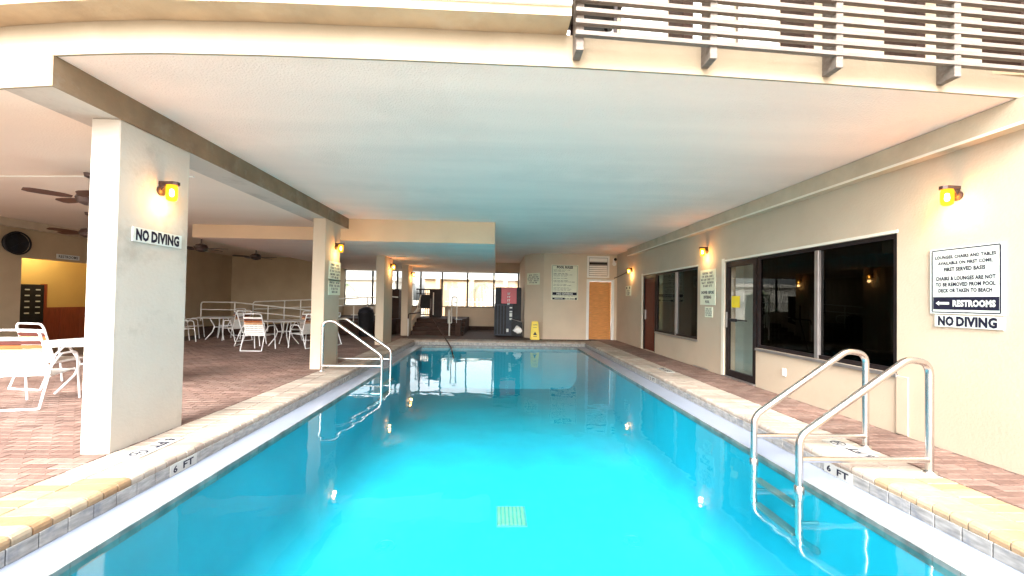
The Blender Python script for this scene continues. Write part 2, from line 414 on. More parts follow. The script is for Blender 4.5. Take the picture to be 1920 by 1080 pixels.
while xx < XR+.27:
    c = xx+PW/2
    if XL < c < XR: cop.append((c, YF, pi/2, 'i', 'p'))
    if XL-.27 < c < XR+.27: cop.append((c, YF+.335, pi/2, 'f', 'p'))
    if XL < c < XR: cop.append((c, YN, -pi/2, 'i', 'o')); cop.append((c, YN-.335, -pi/2, 'f', 'o'))
    xx += PW
meshes = {}
for kd, (v, f) in (('i', inner), ('f', outer)):
    for cl, m in (('o', 'copingorange'), ('p', 'copingpale')):
        me = bpy.data.meshes.new('brick'); me.from_pydata(v, [], f); me.materials.append(MT[m])
        bm = bmesh.new(); bm.from_mesh(me); bmesh.ops.recalc_face_normals(bm, faces=bm.faces[:]); bm.to_mesh(me); bm.free(); meshes[kd, cl] = me
vis = [i for i, c in enumerate(cop) if c[1] > 2.15]
pk = set(vis[j] for j in pick([(0, cop[i][1]) for i in vis], 300))
st = {'o': MB(), 'p': MB()}
for i, (x, y, a, kd, cl) in enumerate(cop):
    if i in pk:
        o = bpy.data.objects.new('brick', meshes[kd, cl]); COL.objects.link(o); o.parent = coping
        o.location = (x, y-7, random.uniform(-.002, .002)); o.rotation_euler = (0, 0, a+random.uniform(-.006, .006))
    else:
        v, f = inner if kd == 'i' else outer; mb = st[cl]; n0 = len(mb.f); ca, sa = cos(a), sin(a)
        mb.add([(x+vx*ca-vy*sa, y+vx*sa+vy*ca, vz) for vx, vy, vz in v], f); mb.t += [random.random()]*(len(mb.f)-n0)
st['o'].build('near_brick_row', 'copingorange', coping, kind='stuff'); st['p'].build('far_brick_row', 'copingpale', coping, kind='stuff')
cb = MB()
for a in ((XLo, XL-.012, .3, 14.2), (XR+.012, XRo, .3, 14.2), (XL-.012, XR+.012, YF+.012, 14.2), (XL-.012, XR+.012, .3, YN-.012)):
    cb.box(a[0], a[1], a[2], a[3], -.30, -.003)
cb.build('coping_bed', 'grout', coping, kind='structure')

# waterline tiles
band = thing('waterline_tile_band', None, None, (0, 7, -.14), kind='structure')
TW = .165
tme = bpy.data.meshes.new('tile'); q = MB().box(-.004, .008, -TW/2+.003, TW/2-.003, -.046, .046, b=.003)
tme.from_pydata([v[:] for v in q.v], [], q.f); tme.materials.append(MT['tile'])
gb = MB()
k = int((YF-YN)/TW)
for i in range(k+1):
    yc = YN+TW*(i+.5)
    if yc > YF: continue
    if yc < 2.1: continue
    for x, a in ((XL-.003, 0), (XR+.003, pi)):
        o = bpy.data.objects.new('tile', tme); COL.objects.link(o); o.parent = band; o.location = (x, yc-7, .14-.096); o.rotation_euler = (0, 0, a)
for i in range(int((XR-XL)/TW)):
    o = bpy.data.objects.new('tile', tme); COL.objects.link(o); o.parent = band; o.location = (XL+TW*(i+.6), YF+.003-7, .14-.096); o.rotation_euler = (0, 0, -pi/2)
gb.box(XL-.014, XL-.004, YN, YF, -.15, -.05).box(XR+.004, XR+.014, YN, YF, -.15, -.05).box(XL, XR, YF+.004, YF+.014, -.15, -.05).box(XL, XR, YN-.014, YN-.004, -.15, -.05)
gb.build('tile_joints', 'tilegrout', band, kind='structure')

# gutter ledge + lip
gut = thing('pool_gutter', None, None, (0, 7, -.3), kind='structure')
gm = MB(); GY0, GY1 = YN+.3, YF-.3
gm.box(XL-.01, LL-.012, YN-.01, YF+.01, -.30, -.142).box(LR+.012, XR+.01, YN-.01, YF+.01, -.30, -.142).box(LL-.012, LR+.012, GY1+.012, YF+.01, -.30, -.142).box(LL-.012, LR+.012, YN-.01, GY0-.012, -.30, -.142)
gm.build('ledge', 'gutter', gut)
lm = MB(); k = int((GY1-GY0)/.15)
for i in range(k):
    a = GY0+i*(GY1-GY0)/k; b_ = a+(GY1-GY0)/k-.003
    lm.box(LL-.012, LL, a, b_, -.215, -.139).box(LR, LR+.012, a, b_, -.215, -.139)
k = 34
for i in range(k):
    a = LL+i*(LR-LL)/k; b_ = a+(LR-LL)/k-.003
    lm.box(a, b_, GY1, GY1+.012, -.215, -.139)
lm.build('lip_tile_strip', 'lip', gut, kind='stuff')
# basin with coved corners
bs = MB(); D = -1.52; r = .42
prof = [(LL-.004, -.16), (LL-.004, -.5)]+[(LL-.004+r-r*cos(t), D+r-r*sin(t)) for t in [i*pi/16 for i in range(9)]]
prof += [(LR+.004-r+r*sin(t), D+r-r*cos(t)) for t in [i*pi/16 for i in range(9)]]+[(LR+.004, -.5), (LR+.004, -.16)]
ys = [GY0-.004, GY1+.004]; n = len(prof)
vs = [(x, yy, z) for yy in ys for x, z in prof]
bs.add(vs, [[i, i+1, n+i+1, n+i] for i in range(n-1)]); 
pb = bs.build('pool_basin', 'basin', loc=(.17, 7, D), smooth=True, kind='structure')
e = MB()
for yq, sg in ((GY0-.004, 1), (GY1+.004, -1)):
    e.poly([(LL-.01, yq, -.16), (LR+.01, yq, -.16), (LR+.01, yq, D-.01), (LL-.01, yq, D-.01)])
e.build('end_wall', 'basin', pb)
mb = MB(); 
for i in range(1):
    mb.box(.06, .46, 5.2, 5.7, D, D+.012)
gr = thing('drain_grate', 'pale square drain grate on the turquoise pool floor', 'drain grate', (.26, 5.45, D))
mb.build('frame', 'gratedark', gr)
for i in range(7): B(.08+i*.053, .112+i*.053, 5.22, 5.68, D+.013, D+.022).build('bar', 'grate', gr)
for x, y, s_ in ((-1.256, 4.83, 'left'), (1.73, 4.90, 'right')):
    t = MB().lathe([(.13, 0), (.13, .008), (.10, .012), (.095, .004)], (x, y, D), 20).lathe([(.05, .004), (.05, .02), (.0, .025)], (x, y, D), 14)
    tag(t.build('floor_return', 'basin', smooth=True), 'round ring fitting on the pool floor %s of the square grate' % s_, 'pool fitting', 'round fittings in the pool floor')

wm = MB().poly([(LL-.002, GY0, WATER), (LR+.002, GY0, WATER), (LR+.002, GY1+.002, WATER), (LL-.002, GY1+.002, WATER)])
wm.build('water', 'water', loc=(0, 7, WATER), kind='structure')

# depth markings
def depth_tile(x, y, side, txt, where):
    s_ = Face((x, y, -.094), (0, 1 if side < 0 else -1, 0), (0, 0, 1)); mb = MB(); s_.rect(mb, 0, 0, .30, .092, .010, .0135)
    o = tag(mb.build('depth_marker', 'depthtile'), 'white tile reading %s on the waterline, %s' % (txt, where), 'depth marker', 'depth markers along the waterline')
    m2 = MB(); s_.text(m2, txt.split()[0], -.095, 0, .045, .06, .0145, .03); m2.build('digit', 'ink', o)
    m2 = MB(); s_.text(m2, txt.split()[1], .05, 0, .12, .06, .0145, .03); m2.build('lettering', 'ink', o)
depth_tile(XL, 3.66, -1, '6 FT', 'left side nearest the big column')
depth_tile(XR, 3.50, 1, '6 FT', 'right side below the near ladder')
depth_tile(XL, 7.5, -1, '5 FT', 'left side before the far ladder')
depth_tile(XR, 7.75, 1, '5 FT', 'right side opposite the glass door')
def depth_top(x, y, side, txt, where):
    s_ = Face((x, y, .013), (0, side, 0), (-side, 0, 0)); mb = MB(); s_.rect(mb, 0, 0, .50, .17, -.006, .003)
    o = tag(mb.build('depth_marker', 'depthtile'), 'white %s plate on the coping, %s' % (txt, where), 'depth marker', 'depth markers on the coping')
    m2 = MB(); s_.text(m2, txt.split()[0], -.19, 0, .06, .11, .004); m2.build('digit', 'ink', o)
    m2 = MB(); s_.text(m2, txt.split()[1], -.05, 0, .15, .11, .004); m2.build('lettering', 'ink', o); m2 = MB()
    ring = [s_.p(.15+.06*cos(a), .06*sin(a), .004) for a in [i*pi/10 for i in range(20)]]
    m2.tube(ring, .0045, 5, closed=True); m2.tube([s_.p(.11, .045, .004), s_.p(.19, -.045, .004)], .004, 5); m2.tube([s_.p(.12, -.015, .004), s_.p(.185, .012, .004)], .004, 5)
    m2.build('no_diving_symbol', 'ink', o)
depth_top(-3.08, 3.78, -1, '6 FT', 'at the foot of the big left column')
depth_top(3.48, 3.78, 1, '6 FT', 'between the rails of the right ladder')
depth_top(3.55, 8.2, 1, '5 FT', 'right side farther along')

# ---------------------------------------------------------------- building shell
def struct(name, m, mb, **k): return mb.build(name, m, kind='structure', **k)
fy = [(-12.6, 6.0), (-8, 4.4), (-6, 3.75), (-5, 3.46), (-4.4, 3.32), (-3.8, 3.17), (-3.35, 3.10), (-2.9, 3.045), (-2.5, 3.012), (-1.7, 2.985), (-.8, 2.978), (.53, 2.98), (1.5, 3.01), (2.4, 3.05), (3.4, 3.10), (4.4, 3.157), (5.5, 3.23), (9, 3.5)]
def fac(x):
    for (a, b_), (c, d) in zip(fy, fy[1:]):
        if a <= x <= c: return b_+(d-b_)*(x-a)/(c-a)
    return fy[-1][1]
def strip(x0, x1, z0, z1, dy0, dy1, step=.25):
    """band following the curved front between x0 and x1; dy0 front offset, dy1 back offset"""
    xs = [x0]+[x for x in [round(-12.5+i*step, 3) for i in range(90)] if x0 < x < x1]+[x1]; mb = MB(); n = len(xs); vs = []
    for x in xs: f_ = fac(x); vs += [(x, f_+dy0, z0), (x, f_+dy1, z0), (x, f_+dy1, z1), (x, f_+dy0, z1)]
    fs = [[4*i+j, 4*i+(j+1) % 4, 4*i+4+(j+1) % 4, 4*i+4+j] for i in range(n-1) for j in range(4)]+[[0, 1, 2, 3], [4*n-4, 4*n-1, 4*n-2, 4*n-3]]
    return mb.add(vs, fs)
# main ceiling (over the pool) follows the curved front
def slab(x0, x1, y1, z0, z1):
    xs = [x0]+[x for x in [round(-12.5+i*.25, 3) for i in range(90)] if x0 < x < x1]+[x1]; mb = MB(); pts = [(x, fac(x)+.021, z0) for x in xs]+[(x1, y1, z0), (x0, y1, z0)]
    return mb.prism(pts, (0, 0, z1-z0))
struct('pool_ceiling', 'soffit', slab(-3.352, WX+.3, 19.2, CEIL, CEIL+.2))
struct('side_ceiling', 'softside', slab(-12.6, -3.80, 19.2, 2.97, CEIL+.19))
fa = strip(-12.6, 9, CEIL-.004, 3.42, 0, .02); f1 = struct('fascia', 'fascia', fa)
struct('side_fascia', 'fascia', strip(-12.6, -3.36, 2.948, CEIL-.006, 0, .02))
# lowered ceiling box behind
lb = MB().box(-6.75, -.05, 9.14, 19.0, 2.685, CEIL-.004); struct('lowered_ceiling', 'soffit', lb)
struct('lowered_ceiling_face', 'peach', MB().box(-6.75, -.048, 9.12, 9.138, 2.683, CEIL-.002))
vt = thing('ceiling_vent', 'small flat vent in the lowered ceiling behind the second column', 'vent', (-3.0, 12.2, 2.67))
B(-3.3, -2.7, 12.1, 12.4, 2.67, 2.684, b=.004).build('frame', 'trim', vt)
for i in range(4): B(-3.26, -2.74, 12.13+i*.07, 12.15+i*.07, 2.664, 2.67).build('slat', 'silver', vt)
# long beam over the columns
bmx = MB().prism([(-3.80, fac(-3.8)+.022, 2.951), (-3.354, fac(-3.354)+.022, 2.951), (-3.354, 9.115, 2.951), (-3.80, 9.115, 2.951)], (0, 0, .25))
beam = struct('column_beam', 'column', bmx)
B(-3.353, -3.337, fac(-3.35)-.004, 9.112, 2.945, CEIL-.001).build('beam_face', 'beamdark', beam)
wb = struct('wall_beam', 'beamtan', B(4.35, 4.56, 3.06, 13.15, 2.95, CEIL-.003, b=.004))
B(4.345, 4.36, 3.055, 13.15, 2.945, 2.97).build('bead', 'trim', wb)

# columns
for i, (y0, y1, lab) in enumerate(((3.655, 4.47, 'thick pale stucco column nearest the camera, with NO DIVING on it'), (7.955, 8.70, 'cream column behind the far ladder, with two notices on it'), (12.13, 13.1, 'cream column third along the pool edge, before the dark bin'), (15.40, 16.15, 'cream column farthest back, beside the steps'))):
    z1 = 2.949 if y0 < 9 else 2.684
    c = MB().box(-3.60, -3.354, y0, y1, -.012, z1, b=.008)
    o = c.build('column', 'column' if i == 0 else 'stucco'); tag(o, lab, 'column', 'columns along the pool edge')

# right wall with openings
RW = thing('stucco_wall', 'long cream stucco wall with dark windows and a glass door, right of the pool', 'wall', (4.6, 8, 0))
def yz(mb, y0, y1, z0, z1, x0=WX, x1=WX+.22): return mb.box(x0, x1, y0, y1, z0, z1)
m = MB(); TOP = 3.25
ops = [(4.315, 6.74, .66, 2.235), (6.76, 7.70, 0, 2.235), (8.76, 11.14, .60, 2.235), (11.14, 12.10, 0, 2.235)]
yz(m, fac(4.5)-6.0, 4.315, -.3, TOP); yz(m, 4.315, 6.75, -.3, .66); yz(m, 7.70, 8.76, -.3, 2.235); yz(m, 8.76, 11.14, -.3, .60); yz(m, 12.10, 15.0, -.3, 2.235)
yz(m, 4.315, 15.0, 2.235, TOP); yz(m, 6.75, 7.70, -.3, -.004); yz(m, 11.14, 12.1, -.3, -.004)
m.build('wall', 'stucco', RW)
B(4.482, 4.499, 4.18, 4.31, 0, .64, b=.005).build('pilaster', 'stucco', RW)
for y0, y1, z1 in ((7.702, 7.80, 2.30), (12.102, 12.20, 2.30)):
    B(4.487, 4.502, y0, y1, 0, 2.30, b=.004).build('door_jamb', 'trim', RW)
B(4.489, 4.503, 4.30, 7.70, 2.237, 2.275, b=.004).build('lintel_trim', 'trim', RW)
B(4.489, 4.503, 8.74, 12.10, 2.237, 2.275, b=.004).build('lintel_trim', 'trim', RW)
def window(y0, y1, z0, z1, mull, lab):
    w_ = MB(); x0, x1 = 4.515, 4.575
    w_.box(x0, x1, y0, y0+.05, z0, z1).box(x0, x1, y1-.05, y1, z0, z1).box(x0, x1, y0+.05, y1-.05, z1-.05, z1).box(x0, x1, y0+.05, y1-.05, z0, z0+.055)
    o = w_.build('window', 'frame', RW); o['label'] = lab
    B(4.503, 4.575, mull-.035, mull+.035, z0+.004, z1-.052, b=.004).build('mullion', 'silver', o)
    B(4.545, 4.549, y0+.05, mull-.03, z0+.055, z1-.05).build('pane', 'darkglass', o); B(4.545, 4.549, mull+.03, y1-.05, z0+.055, z1-.05).build('pane', 'darkglass', o)
    B(4.47, 4.575, y0-.02, y1, z0-.045, z0-.002, b=.004).build('sill', 'silver', o)
    bl = MB(); y = y0+.06
    while y < y1-.08: bl.prism([(4.70, y, z0), (4.703, y, z0), (4.73, y+.08, z0), (4.727, y+.08, z0)], (0, 0, z1-z0)); y += .092
    bl.build('blind_slats', 'blind', o, kind='stuff')
window(4.318, 6.738, .66, 2.232, 5.455, 'large dark tinted window nearest the camera')
window(8.763, 11.10, .60, 2.232, 9.87, 'brown tinted window farther along')
rm = MB(); 
for y0, y1, z0, m_ in ((4.3, 6.74, .5, 'room'), (8.74, 11.12, .5, 'room')):
    rm.box(4.95, 4.99, y0, y1, z0-.2, 2.6).box(4.72, 4.95, y0-.02, y0, z0-.2, 2.6).box(4.72, 4.95, y1, y1+.02, z0-.2, 2.6)
rm.build('interior_wall', 'room', RW)
B(4.488, 4.502, 6.02, 6.10, .30, .42, b=.004).build('outlet_plate', 'white', RW)
# glass door
d = B(4.515, 4.57, 6.77, 6.86, .02, 2.22).box(4.515, 4.57, 7.60, 7.69, .02, 2.22).box(4.515, 4.57, 6.86, 7.60, 2.12, 2.22).box(4.515, 4.57, 6.86, 7.60, .02, .14).build('glass_door', 'frame', RW)
B(4.54, 4.544, 6.86, 7.60, .14, 2.12).build('pane', 'glass', d)
B(4.50, 4.516, 7.02, 7.60, 1.095, 1.115).build('push_bar', 'black', d); B(4.485, 4.52, 7.32, 7.52, 1.07, 1.13, b=.008).build('latch_box', 'black', d)
fcs = FR(7.40, 1.45, 4.538); mm = MB(); fcs.rect(mm, 0, 0, .26, .22, 0, .002); st_ = mm.build('sticker', 'yellow', d)
B(4.495, 4.516, 7.62, 7.66, .95, 1.25, b=.006).build('handle', 'silver', d)
B(4.46, 4.60, 6.76, 7.70, -.008, .018, b=.004).build('threshold', 'silver', RW)
ir = MB().box(5.3, 5.34, 6.3, 8.4, -.01, 2.6).box(4.74, 5.3, 8.36, 8.4, -.01, 2.6).box(4.74, 5.3, 6.72, 6.76, -.01, 2.6).box(4.74, 5.3, 6.76, 8.36, -.02, -.001); ir.build('vestibule', 'partition', RW)
B(4.80, 4.83, 7.02, 7.06, 0, 1.9).build('inner_post', 'frame', RW)
B(4.9, 5.2, 6.78, 7.0, 0, .3, b=.01).build('inner_step', 'silver', RW)
# dark red door
d = B(4.515, 4.57, 11.15, 11.22, .0, 2.22).box(4.515, 4.57, 12.02, 12.09, .0, 2.22).box(4.515, 4.57, 11.22, 12.02, 2.13, 2.22).build('red_door', 'frame', RW)
B(4.545, 4.585, 11.22, 12.02, .01, 2.13).build('leaf', 'redwood', d); B(4.535, 4.546, 11.32, 11.92, .25, 2.02, b=.004).build('panel', 'redwood', d)
B(4.50, 4.546, 11.9, 11.96, .9, 1.2, b=.01).build('handle', 'silver', d)
B(4.484, 4.5, 8.30, 8.9, -.0, .02).build('base_joint', 'silver', RW)

# far walls
FW = thing('door_wall', 'tan far wall with the orange wooden door at the end of the pool', 'wall', (3, 14.8, 0))
m = MB().box(1.75, 3.40, 14.75, 14.95, -.05, 3.2).box(4.36, 4.72, 14.75, 14.95, -.05, 3.2).box(3.40, 4.36, 14.75, 14.95, 2.22, 3.2)
m.prism([(1.10, 15.40, -.05), (1.752, 14.752, -.05), (1.752, 15.0, -.05), (1.28, 15.47, -.05)], (0, 0, 3.24)).box(1.10, 1.28, 15.40, 19, -.05, 3.2)
m.build('wall', 'stucco_far', FW)
fr = B(3.36, 3.46, 14.735, 14.80, 0, 2.24, b=.004).box(4.30, 4.40, 14.735, 14.80, 0, 2.24, b=.004).box(3.46, 4.30, 14.735, 14.80, 2.16, 2.24, b=.004).build('door_frame', 'white', FW)
dd = B(3.47, 4.29, 14.79, 14.82, .01, 2.155).build('wood_door', 'orange', FW)
B(3.475, 3.56, 14.775, 14.79, .012, 2.15, b=.004).build('stile', 'orange', dd); B(4.20, 4.285, 14.775, 14.79, .012, 2.15, b=.004).build('stile', 'orange', dd)
for i in range(9):
    z = .015+i*.238; B(3.563, 4.197, 14.774, 14.79, z, z+.222, b=.008).build('plank', 'orange', dd)
MB().lathe([(.012, 0), (.028, .02), (.028, .04), (.0, .05)], (3.52, 14.775, 1.0), 12, 'Y').build('handle', 'silver', dd, smooth=True)
for hz in (1.04,): pass

# air unit above the door
a = thing('air_unit', 'white louvred air unit set above the orange door', 'air unit', (3.79, 14.72, 2.30))
B(3.37, 4.20, 14.70, 14.749, 2.30, 2.36, b=.004).box(3.37, 4.20, 14.70, 14.749, 3.05, 3.11, b=.004).box(3.37, 3.43, 14.70, 14.749, 2.36, 3.05).box(4.14, 4.20, 14.70, 14.749, 2.36, 3.05).build('frame', 'white', a)
B(3.43, 4.14, 14.735, 14.748, 2.36, 3.05).build('back_panel', 'silver', a)
B(3.45, 4.12, 14.712, 14.734, 2.79, 2.87).build('outlet_slot', 'black', a)
for i in range(5): B(3.45, 4.12, 14.715, 14.734, 2.39+i*.075, 2.44+i*.075, b=.004).build('louvre', 'white', a)
B(3.45, 4.12, 14.705, 14.734, 2.90, 3.03, b=.01).build('cover', 'white', a)
B(3.9, 4.1, 14.708, 14.712, 2.372, 2.385).build('mark', 'ink', a)

el = thing('emergency_light', 'small twin-head emergency light right of the air unit', 'emergency light', (4.36, 14.7, 2.75))
B(4.33, 4.40, 14.70, 14.749, 2.80, 3.02, b=.006).build('housing', 'white', el)
MB().lathe([(.03, 0), (.055, -.04), (.055, -.06), (.0, -.06)], (4.40, 14.69, 2.99), 14, 'Y').build('lamp_head', 'black', el)
MB().lathe([(.04, 0), (.075, -.05), (.075, -.07), (.0, -.07)], (4.36, 14.70, 2.82), 14, 'Y').build('lamp_head', 'white', el)
cd = MB().tube([(4.40, 14.74, 2.30), (4.44, 14.60, 2.32), (4.47, 13.9, 2.40), (4.48, 13.3, 2.47)], .016, 6)
tag(cd.build('conduit', 'bronze', smooth=True), 'thin dark conduit running from the door corner to the far right lamp', 'conduit')

# window wall at the back
BW = thing('window_wall', 'back wall of tall bright windows over a cream sill wall', 'wall', (-3, 19, 0))
m = MB().box(-7.2, -3.55, 19.0, 19.2, -.05, 1.04).box(-2.40, 1.10, 19.0, 19.2, .16, 1.04).box(-7.2, 1.10, 19.0, 19.2, 2.73, 3.2).box(-7.2, -7.1, 19.0, 19.2, 1.04, 2.73)
m.build('wall', 'stucco_far', BW)
B(-2.40, 1.10, 18.96, 19.2, -.02, .16).build('base_board', 'brown', BW)
mul = [-7.12, -5.81, -4.66, -3.56, -2.56, -1.36, -.11, 1.06]
for x in mul: B(x-.035, x+.035, 19.05, 19.13, 1.04 if x not in (-3.56, -2.56) else .62, 2.73).build('mullion', 'frame', BW)
B(-7.12, 1.10, 19.045, 19.135, 2.69, 2.745).build('header', 'frame', BW); B(-7.12, -3.56, 19.045, 19.135, 1.035, 1.08).build('sill', 'frame', BW); B(-2.56, 1.10, 19.045, 19.135, 1.035, 1.08).build('sill', 'frame', BW)
for x0, x1 in zip(mul, mul[1:]):
    if x0 == -3.56: continue
    B(x0+.035, x1-.035, 19.085, 19.09, 1.08, 2.69).build('pane', 'glass', BW)

LW = thing('left_hall_wall', 'olive tan wall at the back left behind the ramp', 'wall', (-8.8, 16.4, 0))
MB().box(-10.52, -7.1, 16.3, 16.5, -.05, 3.0).box(-7.3, -7.1, 16.5, 19.0, -.05, 3.0).build('wall', 'darkwall', LW)
SW = thing('restroom_wall', 'tan side wall with a mustard alcove at the far left', 'wall', (-10.6, 9, 0))
MB().box(-10.7, -10.5, 3.0, 9.27, -.05, 3.0).box(-10.7, -10.5, 11.6, 16.3, -.05, 3.0).box(-10.7, -10.5, 9.27, 11.6, 2.17, 3.0).build('wall', 'darkwall', SW)
B(-10.5, -10.35, 3.0, 11.5, 2.80, 2.975).build('wall_beam', 'beamtan', SW)
B(-12.05, -12.0, 9.2, 16, 1.0, 3).build('mustard_panel', 'yellowwall', SW); B(-12.05, -11.97, 9.2, 16, -.05, 1.0).build('wainscot', 'wains', SW)
MB().box(-12.0, -10.7, 9.10, 9.27, -.05, 3).box(-12.0, -10.7, 12.9, 13, -.05, 3).build('side_return', 'yellowwall', SW)
for i in range(8): B(-11.969, -11.96, 9.5+i*.5, 9.96+i*.5, .06, .96, b=.003).build('board', 'wains', SW)
mb_ = thing('key_box_panel', 'black panel with rows of silver tags in the mustard alcove', 'panel', (-11.9, 10.6, .6))
B(-11.96, -11.86, 10.45, 11.0, .62, 1.60, b=.01).build('panel', 'black', mb_)
B(-11.97, -11.85, 11.0, 11.06, .60, 1.62).build('edge', 'wains', mb_)
for i in range(5):
    for j in range(2): B(-11.86, -11.85, 10.56+j*.24, 10.66+j*.24, .85+i*.15, .88+i*.15).build('tag', 'signwhite', mb_)
wf = thing('wall_fan', 'round black fan mounted high on the far left wall', 'fan', (-10.4, 9.1, 2.46))
MB().tube([(-10.40, 9.1+.24*cos(a), 2.46+.24*sin(a)) for a in [i*pi/14 for i in range(28)]], .018, 6, closed=True).build('guard_ring', 'black', wf)
MB().lathe([(.22, -.09), (.23, -.03), (.08, .0), (.0, .01)], (-10.40, 9.1, 2.46), 24, 'X').build('housing', 'black', wf, smooth=True)
for k in range(3):
    a = k*2*pi/3; B(-10.385, -10.375, 9.1-.02, 9.1+.02, 2.46-.02, 2.46+.02).build('hub', 'black', wf) if k == 0 else None
    p = [(-10.386, 9.1+.03*cos(a), 2.46+.03*sin(a)), (-10.386, 9.1+.2*cos(a-.35), 2.46+.2*sin(a-.35)), (-10.38, 9.1+.2*cos(a+.35), 2.46+.2*sin(a+.35))]
    MB().prism(p, (.004, 0, 0)).build('blade', 'darkgrey', wf)
s_ = Face((-10.498, 10.22, 2.27), (0, 1, 0), (0, 0, 1)); mm = MB(); s_.rect(mm, 0, 0, .52, .11, 0, .012)
o = tag(mm.build('restroom_sign', 'signwhite'), 'small white RESTROOMS sign above the mustard alcove', 'sign'); mm = MB(); s_.text(mm, 'RESTROOMS', 0, 0, .44, .065, .0135, .02); mm.build('lettering', 'ink', o)
al = thing('alcove_light', 'ceiling light inside the mustard alcove at the far left', 'ceiling light', (-11.4, 10.6, 2.9))
MB().lathe([(.16, 2.96), (.16, 2.90), (.12, 2.86), (.0, 2.85)], (-11.4, 10.6, 0), 20).build('shade', 'lampcore', al, smooth=True)
ld = bpy.data.lights.new('alcove_bulb', 'POINT'); ld.energy = 6; ld.color = (1, .80, .5); ld.shadow_soft_size = .12; lo = bpy.data.objects.new('alcove_bulb', ld); COL.objects.link(lo); lo.location = (-11.4, 10.6, 2.7)
# pale conduit across the side ceiling
tag(MB().tube([(-9.5, 5.75, 2.955), (-6.7, 5.63, 2.955), (-4.0, 5.40, 2.955)], .012, 6).build('ceiling_conduit', 'white'), 'thin white conduit crossing the left ceiling', 'conduit')

# ---------------------------------------------------------------- ramp, landing, steps
ramp = MB(); ramp.prism([(-10.4, 14.5, 0), (-10.4, 14.5, .28), (-9.2, 14.5, .28), (-5.9, 14.5, .0)], (0, 1.0, 0))
ramp.prism([(-10.4, 15.5, 0), (-10.4, 15.5, .282), (-9.2, 15.5, .282), (-4.0, 15.5, .58), (-4.0, 15.5, 0)], (0, .8, 0))
struct('ramp', 'brown', ramp)
struct('landing', 'brown', MB().box(-7.1, -3.49, 16.3, 19.0, -.02, .58).box(-3.45, -1.25, 17.25, 19.0, -.02, .60))
stp = thing('entry_steps', 'dark brown steps rising to the gate at the far left corner', 'steps', (-2.3, 16.4, 0))
for i in range(4): B(-3.30, -1.25, 15.75+i*.38, 17.25, .15*i-.01 if i else -.01, .15*(i+1)).build('step', 'brown', stp) if False else MB().box(-3.30, -1.25, 15.75+i*.38, 15.75+(i+1)*.38+(.002 if i == 3 else -.0), -.01, .148*(i+1), b=.006).build('step', 'brown', stp)
tag(MB().prism([(-3.46, 16.16, -.01), (-3.46, 16.16, .55), (-3.46, 17.9, .98), (-3.46, 17.9, -.01)], (.14, 0, 0)).build('step_wall', 'stucco_far'), 'low sloping cream wall on the left of the steps', 'wall')
def railing(name, lab, pts, posts, r, mid, m='rail', cat='railing', group=None):
    base = Vector(pts[0]); t = thing(name, lab, cat, (base.x, base.y, 0), group)
    MB().tube(rpath(pts, .1), r, 8).build('top_rail', m, t, smooth=True)
    if mid: MB().tube([Vector(p)-Vector((0, 0, mid)) for p in pts if True][mid_s:mid_e], r*.8, 8).build('mid_rail', m, t, smooth=True)
    for (x, y, z0, z1) in posts: MB().tube([(x, y, z0), (x, y, z1)], r*.95, 8).build('post', m, t, smooth=True)
    return t
mid_s, mid_e = 0, None
railing('ramp_railing', 'long white pipe railing along the lower ramp behind the tables', [(-10.35, 14.5, .50), (-10.35, 14.5, 1.16), (-9.2, 14.5, 1.165), (-6.43, 14.5, .91), (-5.95, 14.5, .88), (-5.95, 14.5, .62), (-6.3, 14.5, .63)],
        [(-9.2, 14.5, .25, 1.16), (-8.05, 14.5, .15, 1.06), (-7.5, 14.5, .1, 1.0), (-6.5, 14.5, 0, .9)], .022, 0)
t = railing('ramp_railing', 'white pipe railing rising to the right along the upper ramp', [(-9.16, 15.5, .3), (-9.16, 15.5, 1.18), (-4.0, 15.5, 1.47), (-3.75, 15.5, 1.45)],
        [(-8.0, 15.5, .35, 1.24), (-7.4, 15.5, .38, 1.27), (-6.0, 15.5, .47, 1.35), (-4.9, 15.5, .5, 1.42)], .022, 0)
MB().tube([(-9.16, 15.5, .90), (-4.0, 15.5, 1.2)], .018, 8).build('mid_rail', 'rail', t, smooth=True)
t2 = [o for o in bpy.data.objects if o.name == 'ramp_railing'][0]
MB().tube([(-10.35, 14.5, .90), (-9.2, 14.5, .90), (-6.2, 14.5, .62)], .018, 8).build('mid_rail', 'rail', t2, smooth=True)
t = railing('ramp_railing', 'short white rail end loop left of the dark bin', [(-5.5, 15.46, .75), (-4.7, 15.46, .75), (-4.5, 15.46, .8), (-4.5, 15.46, 1.0), (-4.7, 15.46, 1.04), (-5.0, 15.46, 1.02)], [(-5.4, 15.46, .5, 1.1)], .02, 0)
# step handrails
t = thing('step_handrail', 'dark topped handrail at the foot of the steps beside the last column', 'handrail', (-3.30, 15.6, 0))
MB().tube([(-3.28, 15.2, 0), (-3.28, 15.2, .66)], .022, 8).build('post', 'rail', t, smooth=True)
MB().tube(rpath([(-3.28, 15.2, .64), (-3.28, 15.25, .83), (-3.1, 15.6, .85), (-2.98, 16.0, .86)], .08), .024, 8).build('top_rail', 'bronze', t, smooth=True)
t = thing('step_handrail', 'white handrail climbing the sloping step wall', 'handrail', (-3.3, 17, 0))
MB().tube(rpath([(-3.4, 16.17, .72), (-3.28, 16.3, .86), (-3.26, 16.7, .95), (-3.30, 17.75, 1.58)], .06), .022, 8).build('top_rail', 'rail', t, smooth=True)
MB().tube([(-3.36, 17.7, .95), (-3.30, 17.7, 1.55)], .016, 8).build('bracket', 'rail', t, smooth=True)
t = thing('pool_entry_rail', 'dark handrail slanting from the far pool corner up to the deck', 'handrail', (-2.3, 14.6, 0))
